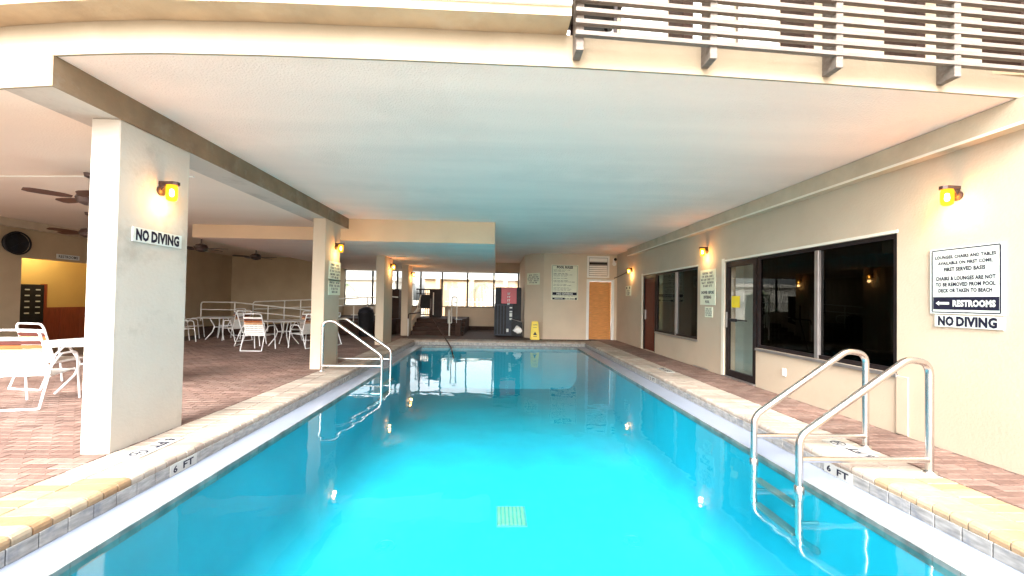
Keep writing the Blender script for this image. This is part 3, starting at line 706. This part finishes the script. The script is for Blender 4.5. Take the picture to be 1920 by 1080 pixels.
MB().tube(rpath([(-1.30, 12.7, -.45), (-1.42, 13.05, -.17), (-2.31, 14.55, .80), (-2.36, 14.62, 1.0), (-2.36, 14.62, 1.42)], .12), .024, 8).build('rail_tube', 'bronze', t, smooth=True)
t = thing('loop_handrail', 'pair of white loop handrails in front of the back windows', 'handrail', (-1.65, 15.5, 0))
MB().tube(rpath([(-1.77, 15.5, 0), (-1.77, 15.5, .98), (-1.86, 15.9, .98), (-1.86, 15.9, .45)], .1), .026, 8).build('loop', 'rail', t, smooth=True)
MB().tube(rpath([(-1.69, 15.5, .5), (-1.69, 15.5, 1.5), (-1.50, 15.5, 1.5), (-1.50, 15.5, .5)], .06), .022, 8).build('loop', 'rail', t, smooth=True)
MB().tube([(-1.69, 15.5, 1.28), (-1.50, 15.5, 1.28)], .018, 8).build('crossbar', 'rail', t, smooth=True); MB().tube([(-1.69, 15.5, .5), (-1.77, 15.5, .5)], .018, 8).build('crossbar', 'rail', t, smooth=True)
t = thing('planter_box', 'dark brown box at the foot of the white loop handrails', 'box', (-1.44, 15.6, 0))
MB().box(-1.56, -1.33, 15.48, 15.80, 0, .61, b=.01).build('body', 'brown', t); MB().box(-1.58, -1.31, 15.46, 15.82, .61, .635, b=.005).build('rim', 'black', t)
# gate
t = thing('metal_gate', 'dark brown metal gate of upright bars at the top of the steps', 'gate', (-3, 18, .6))
B(-3.55, -2.42, 17.98, 18.02, 1.80, 1.86).build('top_rail', 'frame', t); B(-3.55, -2.96, 17.98, 18.02, .68, .73).build('bottom_rail', 'frame', t)
for i in range(7): B(-3.53+i*.095, -3.505+i*.095, 17.99, 18.01, .73, 1.80).build('bar', 'frame', t)
B(-3.55, -2.96, 17.985, 18.015, 1.62, 1.655).build('mid_rail', 'frame', t)
B(-3.32, -2.96, 17.95, 18.05, .98, 1.6, b=.01).build('lock_box', 'black', t); B(-2.96, -2.42, 17.97, 18.03, .60, 1.80).build('solid_panel', 'frame', t)
B(-2.80, -2.76, 17.93, 17.96, .7, 1.7).build('pull_bar', 'rail', t)

# trash bin, umbrella
t = thing('trash_bin', 'tall round black trash bin behind the third column', 'bin', (-4.75, 14.9, 0))
MB().lathe([(.24, 0), (.28, .80), (.29, .82), (.29, .86), (.26, .86)], (-4.75, 14.9, 0), 20).build('body', 'black', t, smooth=True); MB().lathe([(.28, .86), (.25, .98), (.12, 1.06), (.0, 1.08)], (-4.75, 14.9, 0), 20).build('lid', 'darkgrey', t, smooth=True)
t = thing('dark_cabinet', 'dark brown cabinet between the two farthest columns', 'cabinet', (-4.35, 16.6, .58))
B(-4.6, -4.05, 16.9, 17.5, .58, 1.75, b=.01).build('body', 'brown', t); B(-4.62, -4.03, 16.88, 17.52, 1.75, 1.80, b=.005).build('top', 'frame', t); B(-4.32, -4.30, 16.89, 16.9, .65, 1.7).build('door_gap', 'black', t)
t = thing('furled_umbrella', 'furled white umbrella with a purple top between the back columns', 'umbrella', (-4.55, 16.55, .58))
MB().lathe([(.02, 1.1), (.05, 1.2), (.08, 1.55), (.10, 1.8), (.06, 1.9)], (-4.45, 16.5, 0), 14).build('canopy', 'white', t, smooth=True); MB().lathe([(.07, 1.78), (.12, 1.85), (.11, 2.1), (.03, 2.25), (.0, 2.27)], (-4.45, 16.5, 0), 14).build('top_cap', 'purple', t, smooth=True)
MB().tube([(-4.45, 16.5, .58), (-4.45, 16.5, 2.3)], .02, 8).build('pole', 'rail', t, smooth=True); MB().lathe([(.2, .58), (.2, .62), (.05, .66), (.04, .75)], (-4.45, 16.5, 0), 16).build('base', 'darkgrey', t, smooth=True)

# vending machine
t = thing('vending_machine', 'vending machine with red top and slate ribbed front near the window', 'vending machine', (.35, 15.5, 0))
B(-.02, .98, 15.33, 16.0, .04, 1.90, b=.01).build('cabinet', 'black', t)
B(-.05, .66, 15.30, 15.33, .06, 1.26, b=.006).build('front_panel', 'panelgrey', t)
for i in range(4): B(-.01+i*.115, .05+i*.115, 15.26, 15.30, .12, 1.20).build('rib', 'black', t)
B(.0, .20, 15.30, 15.33, 1.28, 1.88, b=.005).build('upper_side', 'darkgrey', t); rp = B(.205, .79, 15.295, 15.33, 1.28, 1.89, b=.008).build('red_panel', 'red', t)
f_ = FB(.50, 1.50, 15.294); mm = MB()
for i in range(4): f_.scrawl(mm, 0, .16-i*.13, .12, .08, .001, 1, 40+i)
mm.build('lettering', 'signwhite', rp)
for i, (z, h_) in enumerate(((1.10, .05), (.95, .05), (.78, .14), (.66, .07))): B(.53, .63, 15.288, 15.30, z, z+h_).build('button', 'signwhite', t)
B(.42, .50, 15.288, 15.30, .20, .32).build('button', 'signwhite', t)
t = thing('folded_cart', 'black folded cart with a crumpled white bag beside the vending machine', 'cart', (.85, 15.2, 0))
MB().prism([(.60, 15.18, .05), (.60, 15.18, .68), (1.02, 15.18, .60), (1.02, 15.18, .05)], (0, .1, 0)).build('body', 'black', t); MB().tube([(.60, 15.16, .70), (1.05, 15.16, .58)], .012, 6).build('bar', 'silver', t)
rb = MB(); rnd = random.Random(3); rb.lathe([(.02, .18), (.13, .20), (.17, .28), (.12, .36), (.04, .44)], (.83, 15.10, 0), 11)
for v in rb.v: v.x += rnd.uniform(-.04, .04); v.y += rnd.uniform(-.03, .03); v.z += rnd.uniform(-.03, .03); v.y = max(15.0, min(v.y, 15.17))
rb.build('bag', 'white', t)
# yellow wet floor sign
t = thing('wet_floor_sign', 'yellow folding caution sign standing by the far pool edge', 'floor sign', (1.43, 14.45, 0))
def board(y0, y1, m):
    mb = MB(); return mb.add([(1.265, y0, .01), (1.59, y0, .01), (1.545, y1, .66), (1.31, y1, .66), (1.265, y0+.02, .01), (1.59, y0+.02, .01), (1.545, y1+.02, .66), (1.31, y1+.02, .66)], [[0, 1, 2, 3], [7, 6, 5, 4], [0, 4, 5, 1], [1, 5, 6, 2], [2, 6, 7, 3], [3, 7, 4, 0]])
fb_ = board(14.32, 14.42, 'yellow').build('front_board', 'yellow', t); board(14.60, 14.445, 'yellow').build('back_board', 'yellow', t)
B(1.39, 1.465, 14.415, 14.47, .655, .675, b=.004).build('hinge', 'yellow', t)
f_ = Face((1.4275, 14.367, .32), (1, 0, 0), Vector((0, .1, .65)).normalized()); mm = MB()
q = lambda a, b_: f_.p(a, b_, .002)
mm.prism([q(0, -.02), q(-.075, -.15), q(.075, -.15)], f_.n*.001); f_.text(mm, 'CAUTION', 0, .22, .16, .04, .003); f_.rect(mm, 0, .12, .14, .015, .002, .003); f_.rect(mm, 0, -.20, .13, .02, .002, .003)
mm.build('print', 'ink', fb_)

# ---------------------------------------------------------------- signs
def sign(face, w_, h_, lab, lines=(), blocks=(), border=True, m='signwhite', name='notice_sign', scr=(), group=None, th=.012, white=()):
    mb = MB(); face.rect(mb, 0, 0, w_, h_, 0, th); o = tag(mb.build(name, m), lab, 'sign', group)
    mb = MB(); z = th+.001
    if border:
        iw, ih = w_*.93, h_*.95 if h_ > w_ else h_*.92; t_ = .010
        face.rect(mb, 0, ih/2, iw, t_, th, z); face.rect(mb, 0, -ih/2, iw, t_, th, z); face.rect(mb, iw/2, 0, t_, ih-t_*1.2, th, z); face.rect(mb, -iw/2, 0, t_, ih-t_*1.2, th, z)
    for (cx, cy, bw, bh) in blocks: face.rect(mb, cx, cy, bw, bh, th, z)
    for (tx, cx, cy, tw, h2) in lines: m3 = MB(); face.text(m3, tx, cx, cy, tw, h2, z+.0005, .055 if h2 > .07 else .042); m3.build('lettering', 'ink', o)
    for i, (cx, cy, tw, h2, nw) in enumerate(scr): face.scrawl(mb, cx, cy, tw, h2, z, nw, seed=i+int(w_*1000))
    if mb.v: mb.build('print', 'ink', o, kind='stuff')
    if white:
        for wv in white:
            mb = MB()
            if wv[0] == 'arrow':
                cx, cy, L, h2 = wv[1:]; q = lambda a, b_: face.p(cx+a, cy+b_, z+.0005)
                mb.prism([q(-L/2, 0), q(-L/4, h2/2), q(-L/4, h2/4), q(L/2, h2/4), q(L/2, -h2/4), q(-L/4, -h2/4), q(-L/4, -h2/2)][::-1], face.n*.0006)
            else: face.text(mb, wv[0], *wv[1:], z+.0008)
            mb.build('white_lettering', 'signwhite', o)
    return o
# big sign on the right wall
yc, W_S = 3.66, .59
sign(FR(yc, 1.67), .60, .655, 'white notice on the right wall about lounges, chairs and tables, RESTROOMS arrow below',
     [('LOUNGES, CHAIRS AND TABLES', 0, .235, .50, .040), ('AVAILABLE ON FIRST COME,', 0, .175, .45, .040), ('FIRST SERVED BASIS', 0, .115, .34, .040),
      ('CHAIRS & LOUNGES ARE NOT', 0, .025, .49, .040), ('TO BE REMOVED FROM POOL', 0, -.035, .49, .040), ('DECK OR TAKEN TO BEACH', 0, -.095, .44, .040)],
     blocks=[(0, -.222, .54, .125)], white=[('RESTROOMS', .075, -.222, .34, .066), ('arrow', -.185, -.222, .12, .05)])
sign(FR(3.64, 1.272), .555, .118, 'long NO DIVING sign under the lounge notice on the right wall', [('NO', -.175, 0, .14, .098), ('DIVING', .075, 0, .32, .098)], border=False, name='no_diving_sign')
sign(FL(4.085, 1.955), .57, .135, 'NO DIVING sign below the lamp on the nearest column', [('NO', -.185, 0, .14, .112), ('DIVING', .080, 0, .34, .112)], border=False, name='no_diving_sign')
def smallsign(face, w_, h_, lab, rows, wfac=(.7, .78, .9, .8, .6, .7), **k):
    n = rows; hh = h_*.8/n
    return sign(face, w_, h_, lab, scr=[(0, h_*.4-hh*(i+.5), w_*wfac[i % 6], hh*.66, 2+(i % 3)) for i in range(n)], border=False, m='signcream', **k)
smallsign(FL(8.42, 1.94), .58, .40, 'upper cream notice on the column behind the far ladder', 5)
smallsign(FL(8.42, 1.61), .58, .32, 'lower cream notice on the column behind the far ladder', 4, wfac=(.9, .92, .6, .5, .5, .5))
smallsign(FR(8.32, 1.92), .60, .42, 'upper cream notice left of the glass door, five lines', 5)
sign(FR(8.32, 1.545), .60, .33, 'cream sign reading SHOWER BEFORE ENTERING POOL left of the glass door', [('SHOWER  BEFORE', 0, .10, .50, .065), ('ENTERING', 0, 0, .30, .065), ('POOL', 0, -.10, .17, .065)], border=False, m='signcream')
smallsign(FR(8.27, 1.23), .30, .22, 'smallest notice below the shower sign', 4)
o = sign(FR(13.42, 1.80), .52, .34, 'small white notice with two black discs on the far right wall', scr=[(0, .0, .3, .05, 2), (0, -.07, .34, .05, 2), (0, -.13, .26, .04, 2)], border=False, m='signcream', blocks=[(-.15, .10, .09, .08), (.15, .10, .09, .08)])
sign(FB(1.42, 2.23, 14.0), .1, .1, 'x') if False else None
e1 = Vector((.65, -.65, 0)).normalized(); c_ = Vector((1.41, 15.085, 2.235))-Vector((.7071, .7071, 0))*.004
o = smallsign(Face(c_, e1, (0, 0, 1)), .62, .44, 'cream notice on the angled wall above the yellow sign', 5)
# pool rules
fp = FB(2.54, 2.107, 14.749)
rows = []
rr = random.Random(5); yy = .50
for L, wd, hh in ((.62, 5, .022), (.42, 4, .02), (0, 0, 0), (.52, 4, .03), (.70, 5, .022), (.5, 4, .022), (0, 0, 0), (.52, 4, .024), (0, 0, 0), (.55, 4, .028), (.80, 6, .024), (0, 0, 0), (.48, 4, .02), (.66, 5, .024), (0, 0, 0), (.58, 5, .022), (.68, 5, .022), (.62, 5, .02), (0, 0, 0), (.74, 7, .02)):
    yy -= .044
    if L: rows.append((-.42+L/2, yy, L, hh, wd))
sign(fp, 1.0, 1.30, 'large POOL RULES board on the far wall beside the orange door', [('POOL RULES', 0, .56, .60, .095)], blocks=[(0, -.42, .90, .105), (-.22, -.605, .46, .07), (.42, -.605, .07, .07)], scr=rows+[(0, -.505, .85, .022, 8), (.17, -.605, .38, .045, 3)],
     white=[('NO DIVING', 0, -.42, .60, .08), ('RESTROOMS', -.22, -.605, .3, .035)], border=True, m='signcream', name='pool_rules_board')

# ---------------------------------------------------------------- wall lamps
def lamp_proto():
    t = thing('wall_lamp', '', 'wall lamp', (0, 0, 0), 'amber wall lamps'); t['proto'] = 1
    # local: wall at x=0, sticks out to +x
    MB().lathe([(.0, 0), (.055, 0), (.055, .02), (.04, .03), (.0, .03)], (0, 0, -.07), 16, 'X').build('back_plate', 'bronze', t, smooth=True)
    a = MB(); a.prism([(.0, -.03, 0.0), (.17, -.045, 0.0), (.20, -.02, 0), (.20, .02, 0), (.17, .045, 0), (.0, .03, 0)], (0, 0, .035)); a.prism([(.0, -.025, 0), (.075, -.025, 0), (.0, -.025, -.12)], (0, .05, 0)); a.build('arm', 'bronze', t)
    MB().lathe([(.048, -.002), (.055, -.03), (.056, -.12), (.050, -.165), (.030, -.18), (.0, -.182)], (.125, 0, 0), 16).build('glass_shade', 'amber', t, smooth=True)
    MB().lathe([(.0, -.04), (.018, -.05), (.024, -.10), (.018, -.125), (.0, -.135)], (.125, 0, 0), 12).build('bulb', 'lampcore', t, smooth=True)
    return t
lp = lamp_proto()
lamps = [(-3.354, 4.10, 2.49, 0, 'amber wall lamp above NO DIVING on the nearest column'), (-3.354, 8.45, 2.50, 0, 'amber wall lamp on the second column, above its two notices'), (-3.354, 12.75, 2.46, 0, 'amber wall lamp on the third column'), (-3.354, 15.85, 2.42, 0, 'amber wall lamp on the farthest column by the gate'),
         (4.499, 3.72, 2.56, pi, 'amber wall lamp above the lounge notice on the right wall'), (4.499, 8.36, 2.58, pi, 'amber wall lamp above the shower notices, between the dark windows'), (4.499, 13.1, 2.52, pi, 'amber wall lamp at the far end of the right wall with a conduit')]
for i, (x, y, z, a, lab) in enumerate(lamps):
    o = lp if i == 0 else copytree(lp); o.location = (x, y, z); o.rotation_euler = (0, 0, a); o.scale = (.88, .88, .88); o['label'] = lab
    ld = bpy.data.lights.new('lamp_light', 'POINT'); ld.energy = .9; ld.color = (1, .60, .24); ld.shadow_soft_size = .05
    lo = bpy.data.objects.new('lamp_light', ld); COL.objects.link(lo); sg = 1 if a == 0 else -1; lo.parent = o; lo.location = (.125, 0, -.24)
del lp['proto']

# ---------------------------------------------------------------- pool ladders
def ladder(name, lab, rails, side, tops):
    t = thing(name, lab, 'pool ladder', (rails[0][1], (rails[0][0]+rails[1][0])/2, 0))
    for (y, xd, xw) in rails:      # deck foot x, water side x
        s_ = 1 if xd > 0 else -1
        apex = .92
        p = [(xd, y, -.004), (xd, y, .78), (xd-s_*.06, y, apex+.02), (xd-s_*.26, y, apex-.02), (xw+s_*.12, y, .40), (xw, y, .24), (xw, y, -.58), (xw+s_*.16, y, -.80), (LL+.02 if s_ < 0 else LR-.02, y, -1.12 if False else -.80)]
        p = [(xd, y, -.004), (xd, y, .93), (xd-s_*.20, y, .955), (xw, y, .30), (xw, y, -.56)]
        if s_ > 0: p += [(xw+.55, y, -1.05) if False else (xw+.01, y, -.62), (LR-.004, y, -.66)]
        else: p += [(xw-.01, y, -.62), (LL+.004, y, -.66)]
        out = [Vector(p[0])]+arc(p[1], p[0], p[2], .16, 6)+arc(p[2], p[1], p[3], .16, 6)
        out += arc(p[3], p[2], p[4], .16, 6)+arc(p[4], p[3], p[6], .10, 5)+[Vector(p[6])]
        MB().tube(out, .029, 12).build('rail', 'steel', t, smooth=True)
        MB().tube([(xd, y, .105), (xw, y, .105)], .024, 10).build('crossbar', 'steel', t, smooth=True)
        MB().lathe([(.055, 0), (.05, .012), (.026, .02)], (xd, y, 0.0), 16).build('escutcheon', 'steel', t, smooth=True)
        MB().lathe([(.038, -.2), (.038, -.14), (.031, -.13)], (xw, y, 0.02), 12).build('collar', 'steel', t, smooth=True) if s_ > 0 else None
    y0, y1 = rails[0][0], rails[1][0]; s_ = 1 if rails[0][1] > 0 else -1; xw = (rails[0][2]+rails[1][2])/2
    for z in (-.30, -.54): MB().box(xw-.04, xw+.05, y0+.03, y1-.03, z-.012, z+.012, b=.006).build('tread', 'silver', t)
    for y, xd, xq in rails: MB().tube([(xq, y, -.42), ((LR-.002) if s_ > 0 else LL+.002, y, -.42)], .014, 8).build('wall_strut', 'steel', t, smooth=True)
    return t
ladder('pool_ladder', 'stainless ladder rails at the near right pool edge by the 6 FT mark', [(3.285, 3.715, 2.572), (3.875, 3.715, 2.572)], 1, .92)
ladder('pool_ladder', 'stainless ladder rails at the left pool edge in front of the second column', [(7.735, -3.27, -2.15), (8.65, -3.38, -2.22)], -1, .92)

# ---------------------------------------------------------------- patio chairs and tables
def chair_proto():
    t = thing('patio_chair', '', 'chair', (0, 0, 0), 'white strap patio chairs')
    r = .0125
    for s_ in (-1, 1):
        a = rpath([(s_*.27, .27, 0), (s_*.265, .20, .63), (s_*.275, -.08, .635), (s_*.262, -.20, .50), (s_*.262, -.36, .012)], .07)
        MB().tube(a, r, 7).build('arm_frame', 'chairwhite', t, smooth=True)
        MB().tube([(s_*.235, .22, .40), (s_*.235, -.18, .375)], r, 7).build('seat_rail', 'chairwhite', t, smooth=True)
    MB().tube([(-.262, -.36, .014), (.262, -.36, .014)], r, 7).build('rear_bar', 'chairwhite', t, smooth=True)
    MB().tube([(-.265, .215, .385), (.265, .215, .385)], r, 7).build('front_bar', 'chairwhite', t, smooth=True)
    up = rpath([(-.235, -.18, .375), (-.222, -.34, .95), (.222, -.34, .95), (.235, -.18, .375)], .08)
    MB().tube(up, r, 7).build('back_frame', 'chairwhite', t, smooth=True)
    def bp(z): k = (z-.375)/(.95-.375); return -.18-.16*k, .235-.013*k
    cols = ['strapwhite', 'strapbrown', 'straprust', 'straptan']+['strapwhite']*6
    for i, m in enumerate(cols):
        z = .862-i*.049; y, x = bp(z); y2, _ = bp(z-.040)
        q = [(-x, y-.014, z), (x, y-.014, z), (x, y2-.014, z-.040), (-x, y2-.014, z-.040)]
        MB().prism(q, (0, .030, .003)).build('back_strap', m, t)
    for i in range(8):
        y = .195-i*.048; z = .392+.06*(y-.2)
        MB().box(-.237, .237, y-.040, y, z+.010, z+.016).build('seat_strap', 'strapwhite', t)
    return t
cp = chair_proto()
chairs = [  # x, y, facing angle (0 = faces away from the camera), label
 (-5.74, 5.28, .25, 'white strap chair at the far left, nearest the camera, its back to us'),
 (-6.63, 6.35, -.15, 'white strap chair behind the near left table'),
 (-6.15, 10.72, .0, 'white strap chair with its striped back to us, centre of the middle tables'),
 (-5.30, 11.35, 1.15, 'white strap chair right of the second table, turned left'),
 (-4.95, 11.9, 1.5, 'white strap chair half hidden by the second column'),
 (-6.9, 11.7, -1.35, 'white strap chair on the left of the right-hand middle table'),
 (-6.0, 12.75, 3.0, 'white strap chair beyond the right-hand middle table'),
 (-9.35, 12.35, -.65, 'white strap chair left of the left-hand middle table'),
 (-8.1, 12.9, 1.1, 'white strap chair right of the left-hand middle table'),
 (-9.9, 13.5, -1.2, 'white strap chair beyond the left-hand table, against the railing'),
 (-9.0, 14.05, 2.9, 'white strap chair behind the left-hand table facing us'),
]
for i, (x, y, a, lab) in enumerate(chairs):
    o = cp if i == 0 else copytree(cp); o.location = (x, y, .0); o.rotation_euler = (0, 0, a); o['label'] = lab
def table_proto():
    t = thing('patio_table', '', 'table', (0, 0, 0), 'round white patio tables')
    MB().lathe([(.0, .690), (.585, .690), (.61, .696), (.615, .712), (.60, .722), (.58, .720), (.0, .720)], (0, 0, 0), 36).build('tabletop', 'tabletop', t, smooth=True)
    for k in range(4):
        a = pi/4+k*pi/2; c, s_ = cos(a), sin(a)
        MB().tube(rpath([(.30*c, .30*s_, .69), (.17*c, .17*s_, .42), (.22*c, .22*s_, .25), (.40*c, .40*s_, .015)], .1), .014, 7).build('leg', 'chairwhite', t, smooth=True)
    MB().tube([(.16*cos(a), .16*sin(a), .40) for a in [i*pi/8 for i in range(16)]], .01, 6, closed=True).build('ring_brace', 'chairwhite', t, smooth=True)
    return t
tp = table_proto()
for i, (x, y, lab) in enumerate(((-5.72, 6.02, 'round white table at the far left beside the thick column'), (-6.05, 11.75, 'round white table right of the two in the middle distance'), (-8.75, 13.15, 'round white table left of the two in the middle distance'))):
    o = tp if i == 0 else copytree(tp); o.location = (x, y, 0); o['label'] = lab
# small bottle-like thing standing by the near left table
t = thing('spray_bottle', 'small white and black bottle on the far left chair row', 'bottle', (-7.35, 6.4, .70))

bpy.data.objects.remove(t)

# ---------------------------------------------------------------- ceiling fans
def fan(x, y, zc, zb, rot, lab, bm_='fanwood'):
    t = thing('ceiling_fan', lab, 'ceiling fan', (x, y, zc), 'dark wooden ceiling fans')
    MB().lathe([(.07, zc), (.06, zc-.05), (.015, zc-.07)], (x, y, 0), 14).build('canopy', 'bronze', t, smooth=True)
    MB().tube([(x, y, zc-.06), (x, y, zb+.08)], .014, 8).build('rod', 'bronze', t, smooth=True)
    MB().lathe([(.03, zb+.12), (.11, zb+.09), (.14, zb+.02), (.12, zb-.04), (.05, zb-.07), (.0, zb-.075)], (x, y, 0), 20).build('motor', 'bronze', t, smooth=True)
    for k in range(5):
        a = rot+k*2*pi/5; c, s_ = cos(a), sin(a); b_ = MB(); pts = []
        for (r_, w_) in ((.16, .03), (.24, .06), (.40, .07), (.52, .065), (.57, .04)): pts.append((r_, w_))
        ring = [(r_, w_) for r_, w_ in pts]+[(r_, -w_) for r_, w_ in pts[::-1]]
        b_.prism([(x+r_*c-w_*s_, y+r_*s_+w_*c, zb+.01+w_*.22) for r_, w_ in ring], (0, 0, .007)); b_.build('blade', bm_, t)
fan(-5.35, 5.45, 2.972, 2.62, .35, 'ceiling fan partly behind the thick column, nearest of the fans')
fan(-7.95, 8.1, 2.972, 2.55, .6, 'ceiling fan low at the left edge of the thick column, above the alcove')
fan(-7.0, 9.75, 2.972, 2.50, .15, 'ceiling fan just right of the thick column', 'bronze')
fan(-7.05, 12.0, 2.972, 2.53, .05, 'ceiling fan farthest right, over the middle tables', 'bronze')

# ---------------------------------------------------------------- balcony and trellis above the front
bal = thing('balcony', 'cream balcony edge with white parapet above the pool opening', 'balcony', (-1, 2.9, 3.42))
strip(-12.6, .50, 3.423, 3.58, -.20, .10).build('slab', 'drip', bal)
strip(-12.6, -1.62, 3.50, 4.3, -.215, -.10).build('parapet', 'trim', bal); strip(-1.618, .50, 3.49, 4.3, -.225, -.10).build('parapet', 'white', bal)
up = thing('upper_storey', 'cream upper storey with glass doors behind the wooden rail', 'storey', (2, 4.6, 3.6))
MB().box(-12.6, 9, 3.55, 19.2, 3.37, 3.42).box(-12.6, 9, 4.6, 4.8, 3.42, 6.2).build('wall', 'fascia', up)
MB().box(-12.6, 9, 3.3, 4.6, 6.0, 6.2).build('balcony_ceiling', 'fascia', up); MB().box(.52, 9, 3.14, 3.55, 3.36, 3.415).build('floor_edge', 'drip', up)
for x0, x1, z1 in ((.75, 1.35, 5.6), (1.40, 1.95, 5.6), (2.1, 2.75, 5.6), (2.8, 3.3, 5.6)):
    o = B(x0, x1, 4.56, 4.598, 3.5, z1).build('window', 'silver', up); B(x0+.06, x1-.06, 4.55, 4.558, 3.56, z1-.08).build('pane', 'partition', o)
for x in (1.45, 2.48, 3.49, 4.50, 5.5): B(x, x+.08, fac(x)+.08, fac(x)+.36, 3.42, 6.0).build('post', 'brown', up)
t = thing('balcony_table', 'dark table on the balcony seen through the wooden rail', 'table', (1.0, 3.7, 3.42))
B(.62, 1.12, 3.5, 3.95, 4.12, 4.16, b=.01).build('top', 'frame', t)
for x, y in ((.70, 3.56), (1.04, 3.56), (.70, 3.88), (1.04, 3.88)): B(x-.015, x+.015, y-.015, y+.015, 3.42, 4.12).build('leg', 'frame', t)
tr = thing('wooden_rail', 'weathered wooden slat rail on brackets above the right of the pool', 'railing', (3, 3, 3.22))
for i in range(6):
    x = .575+i*1.01; f_ = fac(x)
    B(x-.028, x+.028, f_-.135, f_+.002 if i else f_-.001, 3.225, 4.35, b=.003).build('upright', 'wood', tr)
for i in range(11):
    z = 3.315+i*.0835
    m_ = MB(); m_.prism([(.535, fac(.54)-.175, z), (.535, fac(.54)-.137, z), (6.2, fac(6.2)-.137, z), (6.2, fac(6.2)-.175, z)], (0, 0, .030)); m_.build('slat', 'wood', tr)

# ---------------------------------------------------------------- outside, beyond the back windows
struct('street', 'sand', MB().box(-40, 40, 19.4, 60, -.3, -.04))
t = thing('building', 'pale beige building beyond the back windows', 'building', (4, 34, 0))
MB().box(-6, 18, 34, 42, 0, 3.1).build('wall', 'outwall', t); MB().box(-6.3, 18.3, 33.6, 42.3, 3.1, 3.5).build('roof', 'outwhite', t)
for x in (-5.0, -2.2, .6, 3.4, 6.2): B(x, x+.35, 33.3, 33.65, 0, 3.1).build('pillar', 'outwall', t)
for x in (-3.9, -1.1, 1.7, 4.5): o = B(x, x+1.3, 33.93, 33.995, .9, 2.3).build('window', 'outwhite', t); B(x+.08, x+1.22, 33.91, 33.928, .98, 2.22).build('pane', 'silver', o)
t = thing('building', 'white low building seen through the left back window', 'building', (-16, 36, 0))
MB().box(-24, -9, 36, 44, 0, 3.0).build('wall', 'outwhite', t); MB().box(-24.3, -8.7, 35.6, 44.3, 3.0, 3.3).build('roof', 'outwhite', t); MB().box(-20, -12, 35.4, 35.6, 1.5, 1.6).build('band', 'darkgrey', t)
def palm(x, y, h, lab, seed):
    rnd = random.Random(seed); t = thing('palm_tree', lab, 'palm tree', (x, y, 0), 'palms beyond the back windows')
    MB().tube([(x, y, 0), (x+.05, y, h*.5), (x+.02, y, h)], [.10, .08, .07], 8).build('trunk', 'trunk', t, smooth=True)
    c = MB()
    for k in range(16):
        a = k*2*pi/16+rnd.uniform(-.2, .2); L = rnd.uniform(.8, 1.2); e_ = rnd.uniform(-.1, .7)
        prev = None
        for i in range(9):
            q = i/8; p = Vector((x+cos(a)*L*q, y+sin(a)*L*q, h+e_*L*q-.9*L*q*q))
            if prev:
                d_ = Vector((-sin(a), cos(a), 0))
                for sg in (-1, 1):
                    for u in (0, .5):
                        s0 = prev.lerp(p, u); c.poly([s0, s0+d_*sg*.30*(1-q*.6)+Vector((cos(a)*.12, sin(a)*.12, -.12)), prev.lerp(p, u+.35)])
            prev = p
    c.build('crown', 'leaf', t)
palm(-11.2, 30, 2.4, 'small palm seen through the left back window', 1); palm(-1.1, 30.5, 2.6, 'small palm seen through the middle back window', 2)
t = thing('picket_fence', 'pale upright pickets outside the right back windows', 'fence', (0, 24, 0))
B(-3, 3, 24.02, 24.06, 1.25, 1.3).build('rail', 'outwhite', t)
for i in range(24): B(-2.9+i*.25, -2.84+i*.25, 23.98, 24.02, 0, 1.5).build('picket', 'silver' if i % 5 == 0 else 'outwhite', t)
